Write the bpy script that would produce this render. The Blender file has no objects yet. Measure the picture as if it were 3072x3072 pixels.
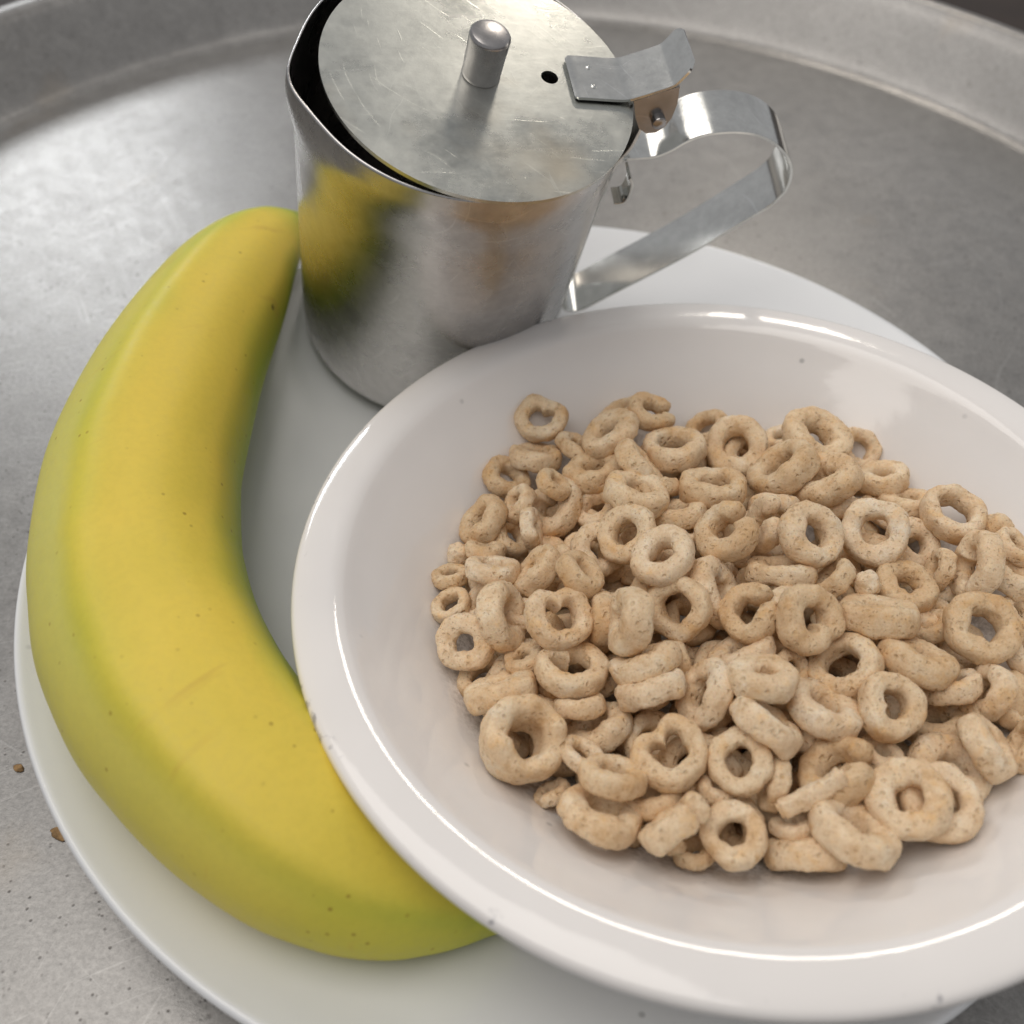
import bpy, bmesh, math, random
from mathutils import Vector, Matrix, noise

# ------------------------------------------------------------------ camera, light, exposure
SC = bpy.context.scene
COL = SC.collection
MM = 0.001

cam_data = bpy.data.cameras.new("camera")
cam = bpy.data.objects.new("camera", cam_data)
COL.objects.link(cam)
SC.camera = cam
cam_data.sensor_width = 36.0
cam_data.lens = 35.21
cam_data.clip_start = 0.005
cam_data.clip_end = 20.0
FW = Vector((0.0, 0.65570834, -0.75501429))
RT = Vector((0.99890202, 0.03537102, 0.03071872))
UP = Vector((-0.04684815, 0.7541853, 0.65498838))
CAMPOS = Vector((0, 0, 186.3548)) * MM
cam.matrix_world = Matrix(((RT.x, UP.x, -FW.x, CAMPOS.x), (RT.y, UP.y, -FW.y, CAMPOS.y),
                           (RT.z, UP.z, -FW.z, CAMPOS.z), (0, 0, 0, 1)))
cam_data.dof.use_dof = True
cam_data.dof.focus_distance = 0.192
cam_data.dof.aperture_fstop = 14.5

world = bpy.data.worlds.new("World")
SC.world = world
world.use_nodes = True
wb = world.node_tree.nodes["Background"]
wb.inputs[0].default_value = (0.95, 0.965, 1.0, 1)
wb.inputs[1].default_value = 0.36


def area_lamp(name, direction, dist, size_x, size_y, power, color, target=(20, 140, 20)):
    ld = bpy.data.lights.new(name, 'AREA')
    ld.shape = 'RECTANGLE'
    ld.size = size_x
    ld.size_y = size_y
    ld.energy = power
    ld.color = color
    o = bpy.data.objects.new(name, ld)
    COL.objects.link(o)
    d = Vector(direction).normalized()
    t = Vector(target) * MM
    o.location = t + d * dist
    o.rotation_euler = d.to_track_quat('Z', 'Y').to_euler()
    return o


area_lamp("ceiling_lamp_right", (0.20, 0.80, 0.68), 1.6, 0.18, 0.18, 2.0, (1.0, 0.91, 0.80))
area_lamp("ceiling_lamp_left", (-0.52, 0.86, 0.48), 1.8, 0.55, 0.24, 5.2, (0.94, 0.97, 1.0))
area_lamp("ceiling_lamp_overhead", (-0.30, -0.02, 1.0), 1.7, 1.4, 1.3, 14.5, (1.0, 0.95, 0.895))

SC.view_settings.view_transform = 'Standard'
SC.view_settings.look = 'None'
SC.view_settings.exposure = 0.06
SC.view_settings.gamma = 1.0


# ------------------------------------------------------------------ helpers
def nrm(v):
    return Vector(v).normalized()


def tag(o, label=None, cat=None, group=None, kind=None):
    if label: o["label"] = label
    if cat: o["category"] = cat
    if group: o["group"] = group
    if kind: o["kind"] = kind
    return o


def empty(name, loc_mm=(0, 0, 0)):
    o = bpy.data.objects.new(name, None)
    o.empty_display_size = 0.01
    COL.objects.link(o)
    o.location = Vector(loc_mm) * MM
    return o


def mesh_obj(name, verts, faces, mat, parent=None, smooth=True, matrix=None, weld=False, autosharp=None):
    """verts in mm in the world (or in 'matrix' space); parts keep their world place under their parent."""
    me = bpy.data.meshes.new(name)
    me.from_pydata([tuple(c * MM for c in v) for v in verts], [], faces)
    me.validate()
    bm = bmesh.new(); bm.from_mesh(me)
    if weld:
        bmesh.ops.remove_doubles(bm, verts=bm.verts, dist=1e-6)
    bmesh.ops.recalc_face_normals(bm, faces=bm.faces)
    bm.to_mesh(me); bm.free()
    if smooth:
        me.polygons.foreach_set("use_smooth", [True] * len(me.polygons))
        if autosharp:
            me.set_sharp_from_angle(angle=math.radians(autosharp))
    me.materials.append(mat)
    o = bpy.data.objects.new(name, me)
    COL.objects.link(o)
    if matrix is not None:
        o.matrix_world = matrix
    if parent is not None:
        o.parent = parent
        bpy.context.view_layer.update()
        o.matrix_parent_inverse = world_matrix(parent).inverted()
    return o


def world_matrix(o):
    m = o.matrix_basis.copy()
    if o.parent:
        m = world_matrix(o.parent) @ o.matrix_parent_inverse @ m
    return m


def frame_matrix(c, ax, ay, az):
    return Matrix(((ax.x, ay.x, az.x, c[0] * MM), (ax.y, ay.y, az.y, c[1] * MM), (ax.z, ay.z, az.z, c[2] * MM), (0, 0, 0, 1)))


def smooth_profile(pts, per=6):
    """Catmull-Rom through (r, z) points."""
    out = []
    n = len(pts)
    for i in range(n - 1):
        p0 = pts[max(i - 1, 0)]; p1 = pts[i]; p2 = pts[i + 1]; p3 = pts[min(i + 2, n - 1)]
        for k in range(per):
            t = k / per
            out.append(tuple(0.5 * ((2 * p1[j]) + (-p0[j] + p2[j]) * t + (2 * p0[j] - 5 * p1[j] + 4 * p2[j] - p3[j]) * t * t
                                    + (-p0[j] + 3 * p1[j] - 3 * p2[j] + p3[j]) * t ** 3) for j in range(len(p1))))
    out.append(tuple(pts[-1]))
    return out


def lathe(profile, seg=160, rfun=None):
    verts, faces = [], []
    n = len(profile)
    for i in range(seg):
        a = 2 * math.pi * i / seg
        for (r, z) in profile:
            if rfun: r2, z2 = rfun(a, r, z)
            else: r2, z2 = r, z
            verts.append((r2 * math.cos(a), r2 * math.sin(a), z2))
    for i in range(seg):
        j = (i + 1) % seg
        for k in range(n - 1):
            faces.append((i * n + k, j * n + k, j * n + k + 1, i * n + k + 1))
    return verts, faces


def strap(path, width, thick, C, e, b, n, wfun=None):
    """flat metal strip following (r, h) points in the plane of e and n, its width along b; world mm."""
    pts = [Vector((p[0], p[1])) for p in path]
    verts, faces = [], []
    m = len(pts)
    for i, p in enumerate(pts):
        t = (pts[min(i + 1, m - 1)] - pts[max(i - 1, 0)]).normalized()
        nn = Vector((-t.y, t.x))
        w = width * (wfun(i / (m - 1)) if wfun else 1.0)
        ring = []
        for (s, q) in ((-.5, -.39), (-.4923, -.5), (.4923, -.5), (.5, -.39), (.5, .39), (.4923, .5), (-.4923, .5), (-.5, .39)):
            x = p + nn * (q * thick)
            ring.append(Vector(C) + e * x.x + n * x.y + b * (s * w))
        verts += ring
    for i in range(m - 1):
        for k in range(8):
            faces.append((i * 8 + k, i * 8 + (k + 1) % 8, (i + 1) * 8 + (k + 1) % 8, (i + 1) * 8 + k))
    faces.append(tuple(range(8))); faces.append(tuple((m - 1) * 8 + k for k in range(8)))
    return verts, faces


def cylinder(C, axis, r, h, seg=32, bevel=0.25, dome=0.0):
    a = nrm(axis)
    x = a.orthogonal().normalized(); y = a.cross(x)
    prof = [(0, 0), (r, 0), (r, h - bevel), (r - bevel * .3, h - bevel * .3), (r - bevel, h), (r * .5, h + dome * .75), (0, h + dome)]
    verts, faces = lathe(prof, seg)
    return [tuple(Vector(C) + x * v[0] + y * v[1] + a * v[2]) for v in verts], faces


# ------------------------------------------------------------------ materials
def material(name):
    m = bpy.data.materials.new(name)
    m.use_nodes = True
    nt = m.node_tree
    return m, nt, nt.nodes["Principled BSDF"]


def N(nt, typ, **kw):
    nd = nt.nodes.new(typ)
    for k, v in kw.items():
        if k.startswith("i_"):
            key = k[2:]
            key = int(key) if key.isdigit() else key.replace("_", " ")
            nd.inputs[key].default_value = v
        else:
            setattr(nd, k, v)
    return nd


def ramp(nt, src, stops):
    r = nt.nodes.new("ShaderNodeValToRGB")
    el = r.color_ramp.elements
    while len(el) < len(stops): el.new(0.5)
    for q, (p, c) in zip(el, stops):
        q.position = p
        q.color = (*c, 1) if len(c) == 3 else c
    nt.links.new(src, r.inputs[0])
    return r


def g(v):
    return (v, v, v)


def mixc(nt, fac, a, b, mode='MIX'):
    m = nt.nodes.new("ShaderNodeMix")
    m.data_type = 'RGBA'; m.blend_type = mode
    for sock, val in ((m.inputs[0], fac), (m.inputs[6], a), (m.inputs[7], b)):
        if hasattr(val, "is_linked") or hasattr(val, "links"): nt.links.new(val, sock)
        else: sock.default_value = val if not isinstance(val, tuple) or len(val) == 4 else (*val, 1)
    return m.outputs[2]


def bump(nt, height, strength, dist, normal=None):
    b = nt.nodes.new("ShaderNodeBump")
    b.inputs["Strength"].default_value = strength
    b.inputs["Distance"].default_value = dist
    nt.links.new(height, b.inputs["Height"])
    if normal: nt.links.new(normal, b.inputs["Normal"])
    return b.outputs[0]


def pos(nt, scale=(1, 1, 1), obj=False, rot=(0, 0, 0)):
    mp = nt.nodes.new("ShaderNodeMapping")
    mp.inputs["Scale"].default_value = scale
    if obj:
        tc = nt.nodes.new("ShaderNodeTexCoord"); nt.links.new(tc.outputs["Object"], mp.inputs[0])
    else:
        ge = nt.nodes.new("ShaderNodeNewGeometry"); nt.links.new(ge.outputs["Position"], mp.inputs[0])
    if any(rot):      # turn first, stretch afterwards, so that streaks really run in the turned direction
        src = mp.inputs[0].links[0].from_socket
        r = nt.nodes.new("ShaderNodeMapping"); r.inputs["Rotation"].default_value = rot
        nt.links.new(src, r.inputs[0]); nt.links.new(r.outputs[0], mp.inputs[0])
    return mp.outputs[0]


def tex(nt, vec, typ="noise", scale=100.0, detail=4.0, rough=0.55, **kw):
    if typ == "noise":
        t = N(nt, "ShaderNodeTexNoise"); t.inputs["Scale"].default_value = scale
        t.inputs["Detail"].default_value = detail; t.inputs["Roughness"].default_value = rough
    else:
        t = N(nt, "ShaderNodeTexVoronoi"); t.inputs["Scale"].default_value = scale
        if "feature" in kw: t.feature = kw["feature"]
    nt.links.new(vec, t.inputs["Vector"])
    return t.outputs[0]


def math_node(nt, op, a, b=None):
    m = nt.nodes.new("ShaderNodeMath"); m.operation = op
    for i, v in enumerate((a, b)):
        if v is None: continue
        if isinstance(v, (int, float)): m.inputs[i].default_value = v
        else: nt.links.new(v, m.inputs[i])
    return m.outputs[0]


def scratches(nt, specs, amt=.02, wscale=14):
    """thin, slightly curved, broken hairlines; specs = (angle about z, length scale, cross scale, threshold)"""
    wob = N(nt, "ShaderNodeTexNoise"); wob.inputs["Scale"].default_value = wscale; wob.inputs["Detail"].default_value = 2
    nt.links.new(pos(nt), wob.inputs["Vector"])
    wv = N(nt, "ShaderNodeVectorMath", operation='MULTIPLY_ADD')
    nt.links.new(wob.outputs["Color"], wv.inputs[0]); wv.inputs[1].default_value = (amt, amt, amt); nt.links.new(pos(nt), wv.inputs[2])
    scr = None
    for q, (ang, s1, s2, th) in enumerate(specs):
        mp = N(nt, "ShaderNodeMapping"); mp.inputs["Scale"].default_value = (s1, s2, s1)
        mp.inputs["Location"].default_value = (q * 3.1, q * 7.7, q)
        r = N(nt, "ShaderNodeMapping"); r.inputs["Rotation"].default_value = (0, .2 * q, ang)
        nt.links.new(wv.outputs[0], r.inputs[0]); nt.links.new(r.outputs[0], mp.inputs[0])
        k = ramp(nt, tex(nt, mp.outputs[0], scale=1, detail=1.5), [(th, g(0)), (th + .04, g(1))]).outputs[0]
        scr = k if scr is None else math_node(nt, 'MAXIMUM', scr, k)
    return scr


def metal_material(name, base, rough, scratch=1.0, tint=None, blot=0.25, bumpk=0.05, metallic=1.0):
    """worn, finely scratched sheet metal with cloudy tarnish"""
    m, nt, b = material(name)
    L = nt.links
    p = pos(nt)
    cloud = tex(nt, p, scale=55, detail=6, rough=.65)
    fine = tex(nt, p, scale=420, detail=5, rough=.7)
    s1 = tex(nt, pos(nt, (900, 40, 300), rot=(0.3, 0.2, 0.5)), scale=1, detail=3)
    s2 = tex(nt, pos(nt, (40, 800, 300), rot=(-0.2, 0.4, -0.35)), scale=1, detail=3)
    s3 = tex(nt, pos(nt, (500, 35, 500), rot=(0.1, -0.3, 1.3)), scale=1, detail=2)
    sc = math_node(nt, 'ADD', math_node(nt, 'ADD', s1, s2), s3)
    dark = tuple(c * (1 - blot) for c in base)
    c1 = ramp(nt, cloud, [(.32, dark), (.5, base), (.72, tuple(min(1, c * 1.12) for c in base))])
    col = mixc(nt, 0.5, c1.outputs[0], ramp(nt, fine, [(.35, g(.80)), (.6, g(1.0))]).outputs[0], 'MULTIPLY')
    if tint:
        tn = tex(nt, p, scale=38, detail=3)
        col = mixc(nt, ramp(nt, tn, [(.5, g(0)), (.72, g(.7))]).outputs[0], col, (*tint, 1))
    hair = scratches(nt, ((.5, 60, 1500, .69), (2.0, 45, 1800, .70), (1.2, 80, 1400, .70), (-.4, 55, 1700, .70)), .012, 30)
    col = mixc(nt, math_node(nt, 'MULTIPLY', hair, .20), col, (*tuple(min(1, c * 1.45) for c in base), 1))
    L.new(col, b.inputs["Base Color"])
    rr = math_node(nt, 'ADD', ramp(nt, cloud, [(.3, g(rough * .75)), (.7, g(rough * 1.35))]).outputs[0],
                   math_node(nt, 'MULTIPLY', math_node(nt, 'SUBTRACT', sc, 1.5), .16 * scratch * rough))
    L.new(rr, b.inputs["Roughness"])
    b.inputs["Metallic"].default_value = metallic
    h = math_node(nt, 'ADD', math_node(nt, 'MULTIPLY', sc, .45 * scratch), math_node(nt, 'ADD', math_node(nt, 'MULTIPLY', fine, .6), math_node(nt, 'MULTIPLY', hair, .15)))
    L.new(bump(nt, h, 1.0, bumpk * .55 * MM), b.inputs["Normal"])
    return m


MAT = {}
MAT["steel_body"] = metal_material("scratched_steel", (.52, .505, .49), .27, bumpk=.035, blot=.22)
MAT["steel_lid"] = metal_material("tarnished_lid_steel", (.55, .555, .515), .27, bumpk=.06, scratch=.5, blot=.20, tint=(.50, .44, .34))
MAT["steel_bright"] = metal_material("bright_steel", (.74, .735, .70), .13, bumpk=.02, blot=.12)
MAT["steel_knob"] = metal_material("turned_steel", (.46, .44, .43), .27, bumpk=.03, blot=.2)


def tray_material():
    m, nt, b = material("worn_aluminium")
    L = nt.links
    p = pos(nt)
    cloud = tex(nt, p, scale=16, detail=7, rough=.62)
    fine = tex(nt, p, scale=900, detail=4, rough=.75)
    mid = tex(nt, p, scale=160, detail=5, rough=.7)
    s1 = tex(nt, pos(nt, (26, 620, 1), rot=(0, 0, .25)), scale=1, detail=4)
    s2 = tex(nt, pos(nt, (380, 20, 1), rot=(0, 0, .7)), scale=1, detail=3)
    s3 = tex(nt, pos(nt, (300, 14, 1), rot=(0, 0, -.5)), scale=1, detail=3)
    base = ramp(nt, cloud, [(.3, (.265, .256, .244)), (.5, (.295, .285, .272)), (.7, (.325, .315, .302))]).outputs[0]
    base = mixc(nt, .55, base, ramp(nt, mid, [(.3, g(.78)), (.62, g(1.06))]).outputs[0], 'MULTIPLY')
    base = mixc(nt, .65, base, ramp(nt, fine, [(.3, g(.62)), (.65, g(1.14))]).outputs[0], 'MULTIPLY')
    # pits and dark specks, thicker in some areas
    vd = tex(nt, pos(nt), "vor", scale=230)
    where = tex(nt, p, scale=45, detail=4)
    pits = math_node(nt, 'MULTIPLY', ramp(nt, vd, [(.05, g(1)), (.17, g(0))]).outputs[0],
                     ramp(nt, where, [(.45, g(0)), (.60, g(1))]).outputs[0])
    vd2 = tex(nt, pos(nt), "vor", scale=520)
    pits2 = math_node(nt, 'MULTIPLY', ramp(nt, vd2, [(.06, g(1)), (.2, g(0))]).outputs[0],
                      ramp(nt, tex(nt, p, scale=70, detail=3), [(.38, g(.15)), (.54, g(1))]).outputs[0])
    pt = math_node(nt, 'MAXIMUM', pits, pits2)
    base = mixc(nt, math_node(nt, 'MULTIPLY', pt, .85), base, (.07, .062, .055, 1))
    scr = scratches(nt, ((.55, 26, 900, .70), (1.9, 22, 1100, .705), (2.7, 34, 800, .70), (-.35, 40, 1000, .71), (1.2, 30, 700, .71)))
    base = mixc(nt, math_node(nt, 'MULTIPLY', scr, .15), base, (.60, .59, .57, 1))
    # faint brown stains
    st = ramp(nt, tex(nt, p, scale=24, detail=5), [(.62, g(0)), (.78, g(.45))]).outputs[0]
    base = mixc(nt, st, base, (.30, .25, .19, 1))
    L.new(base, b.inputs["Base Color"])
    b.inputs["Metallic"].default_value = .50
    h = math_node(nt, 'ADD', math_node(nt, 'ADD', s1, s2), s3)
    rr = math_node(nt, 'ADD', .34, math_node(nt, 'MULTIPLY', math_node(nt, 'SUBTRACT', h, 1.5), .07))
    rr = math_node(nt, 'ADD', rr, math_node(nt, 'MULTIPLY', math_node(nt, 'SUBTRACT', mid, .5), .25))
    L.new(rr, b.inputs["Roughness"])
    hh = math_node(nt, 'SUBTRACT', math_node(nt, 'ADD', math_node(nt, 'MULTIPLY', h, .10), math_node(nt, 'MULTIPLY', fine, .6)), math_node(nt, 'MULTIPLY', pt, .35))
    n1 = bump(nt, hh, 1.0, .09 * MM)
    L.new(bump(nt, tex(nt, p, scale=12, detail=2), 1.0, 1.1 * MM, n1), b.inputs["Normal"])
    return m


MAT["tray"] = tray_material()


def ceramic_material(name, base, rough, scuff_r=None, scuff_col=(.16, .16, .19), inner=None, wave=.05):
    m, nt, b = material(name)
    L = nt.links
    po = pos(nt, obj=True)
    cloud = tex(nt, po, scale=35, detail=3)
    col = ramp(nt, cloud, [(.35, tuple(c * .965 for c in base)), (.65, base)]).outputs[0]
    sep = N(nt, "ShaderNodeSeparateXYZ"); L.new(po, sep.inputs[0])
    r = math_node(nt, 'SQRT', math_node(nt, 'ADD', math_node(nt, 'MULTIPLY', sep.outputs[0], sep.outputs[0]),
                                        math_node(nt, 'MULTIPLY', sep.outputs[1], sep.outputs[1])))
    if scuff_r:
        band = N(nt, "ShaderNodeMapRange", i_1=scuff_r[0] * MM, i_2=scuff_r[1] * MM, i_3=0.0, i_4=1.0); L.new(r, band.inputs[0])
        sp = ramp(nt, tex(nt, pos(nt, obj=True), scale=230, detail=4, rough=.6), [(.58, g(0)), (.66, g(.9))]).outputs[0]
        where = ramp(nt, tex(nt, pos(nt, obj=True), scale=60, detail=2), [(.46, g(0)), (.56, g(1))]).outputs[0]
        k = math_node(nt, 'MULTIPLY', math_node(nt, 'MULTIPLY', sp, where), band.outputs[0])
        col = mixc(nt, math_node(nt, 'MULTIPLY', k, .75), col, (*scuff_col, 1))
    # tiny grey specks
    v = tex(nt, pos(nt, obj=True), "vor", scale=95)
    spk = math_node(nt, 'MULTIPLY', ramp(nt, v, [(.03, g(1)), (.075, g(0))]).outputs[0],
                    ramp(nt, tex(nt, po, scale=50, detail=2), [(.5, g(0)), (.6, g(.55))]).outputs[0])
    col = mixc(nt, spk, col, (.25, .25, .25, 1))
    if inner:   # dark grain mixed into the glaze colour of the well, fading up its wall
        a0 = N(nt, "ShaderNodeMapRange", i_1=inner[1] * MM, i_2=inner[0] * MM, i_3=0.0, i_4=1.0); L.new(r, a0.inputs[0])
        gn = ramp(nt, tex(nt, pos(nt, obj=True), scale=700, detail=4, rough=.7), [(.42, g(0)), (.60, g(1))]).outputs[0]
        col = mixc(nt, math_node(nt, 'MULTIPLY', math_node(nt, 'MULTIPLY', gn, a0.outputs[0]), .55), col, (.20, .16, .12, 1))
    L.new(col, b.inputs["Base Color"])
    rn = tex(nt, po, scale=140, detail=5, rough=.7)
    L.new(ramp(nt, rn, [(.35, g(rough)), (.72, g(rough * 1.9))]).outputs[0], b.inputs["Roughness"])
    b.inputs["IOR"].default_value = 1.52
    n0 = bump(nt, tex(nt, pos(nt, obj=True), scale=95, detail=3, rough=.5), 1.0, wave * MM)
    n1 = bump(nt, tex(nt, pos(nt, obj=True), scale=520, detail=2), 1.0, .008 * MM, n0)
    L.new(n1, b.inputs["Normal"])
    return m


MAT["bowl"] = ceramic_material("off_white_glaze", (.84, .80, .765), .07, scuff_r=(77.6, 79.2), inner=(51.0, 56.5), wave=.10)
MAT["plate"] = ceramic_material("cool_white_glaze", (.775, .78, .785), .09, wave=.06)


def oat_material():
    m, nt, b = material("toasted_oat")
    L = nt.links
    p = pos(nt)
    info = N(nt, "ShaderNodeObjectInfo")
    big = tex(nt, p, scale=170, detail=4, rough=.6)
    med = tex(nt, p, scale=520, detail=5, rough=.7)
    fin = tex(nt, p, scale=2600, detail=3, rough=.7)
    c = ramp(nt, big, [(.30, (.70, .475, .265)), (.44, (.785, .59, .385)), (.58, (.83, .665, .465)), (.74, (.86, .75, .59))]).outputs[0]
    gold = tex(nt, p, scale=260, detail=3, rough=.6)
    c = mixc(nt, ramp(nt, gold, [(.56, g(0)), (.70, g(.55))]).outputs[0], c, (.74, .46, .20, 1))
    c = mixc(nt, .75, c, ramp(nt, med, [(.30, (.80, .72, .61)), (.50, (1, 1, 1)), (.7, (1.05, 1.05, 1.03))]).outputs[0], 'MULTIPLY')
    c = mixc(nt, .5, c, ramp(nt, fin, [(.34, (.82, .75, .67)), (.56, (1.02, 1.02, 1.02))]).outputs[0], 'MULTIPLY')
    # pores
    dv = tex(nt, p, scale=700, detail=2)
    vec = N(nt, "ShaderNodeVectorMath", operation='ADD')
    L.new(p, vec.inputs[0])
    cv = nt.nodes.new("ShaderNodeCombineXYZ")
    q = math_node(nt, 'MULTIPLY', dv, .0012)
    for i in range(3): L.new(q, cv.inputs[i])
    L.new(cv.outputs[0], vec.inputs[1])
    v1 = tex(nt, vec.outputs[0], "vor", scale=640)
    v2 = tex(nt, vec.outputs[0], "vor", scale=1500)
    gate = ramp(nt, tex(nt, p, scale=330, detail=2), [(.36, g(.0)), (.52, g(1))]).outputs[0]
    p1 = math_node(nt, 'MULTIPLY', ramp(nt, v1, [(.10, g(1)), (.30, g(0))]).outputs[0], gate)
    p2 = ramp(nt, v2, [(.08, g(.5)), (.26, g(0))]).outputs[0]
    pores = math_node(nt, 'MAXIMUM', p1, p2)
    c = mixc(nt, math_node(nt, 'MULTIPLY', pores, .36), c, (.50, .29, .115, 1))
    # each ring toasted a little differently
    tone = ramp(nt, info.outputs["Random"], [(0, (.90, .84, .76)), (.4, (1, .98, .95)), (1, (1.05, 1.06, 1.09))]).outputs[0]
    c = mixc(nt, 1.0, c, tone, 'MULTIPLY')
    L.new(c, b.inputs["Base Color"])
    b.inputs["Roughness"].default_value = .72
    b.inputs["Specular IOR Level"].default_value = .28
    b.inputs["Subsurface Weight"].default_value = .12
    b.inputs["Subsurface Radius"].default_value = (1.0, .55, .25)
    b.inputs["Subsurface Scale"].default_value = .0008
    h = math_node(nt, 'SUBTRACT', math_node(nt, 'ADD', math_node(nt, 'MULTIPLY', med, .8), math_node(nt, 'MULTIPLY', fin, .24)),
                  math_node(nt, 'MULTIPLY', pores, .75))
    L.new(bump(nt, h, 1.0, .38 * MM), b.inputs["Normal"])
    return m


MAT["oat"] = oat_material()

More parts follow.
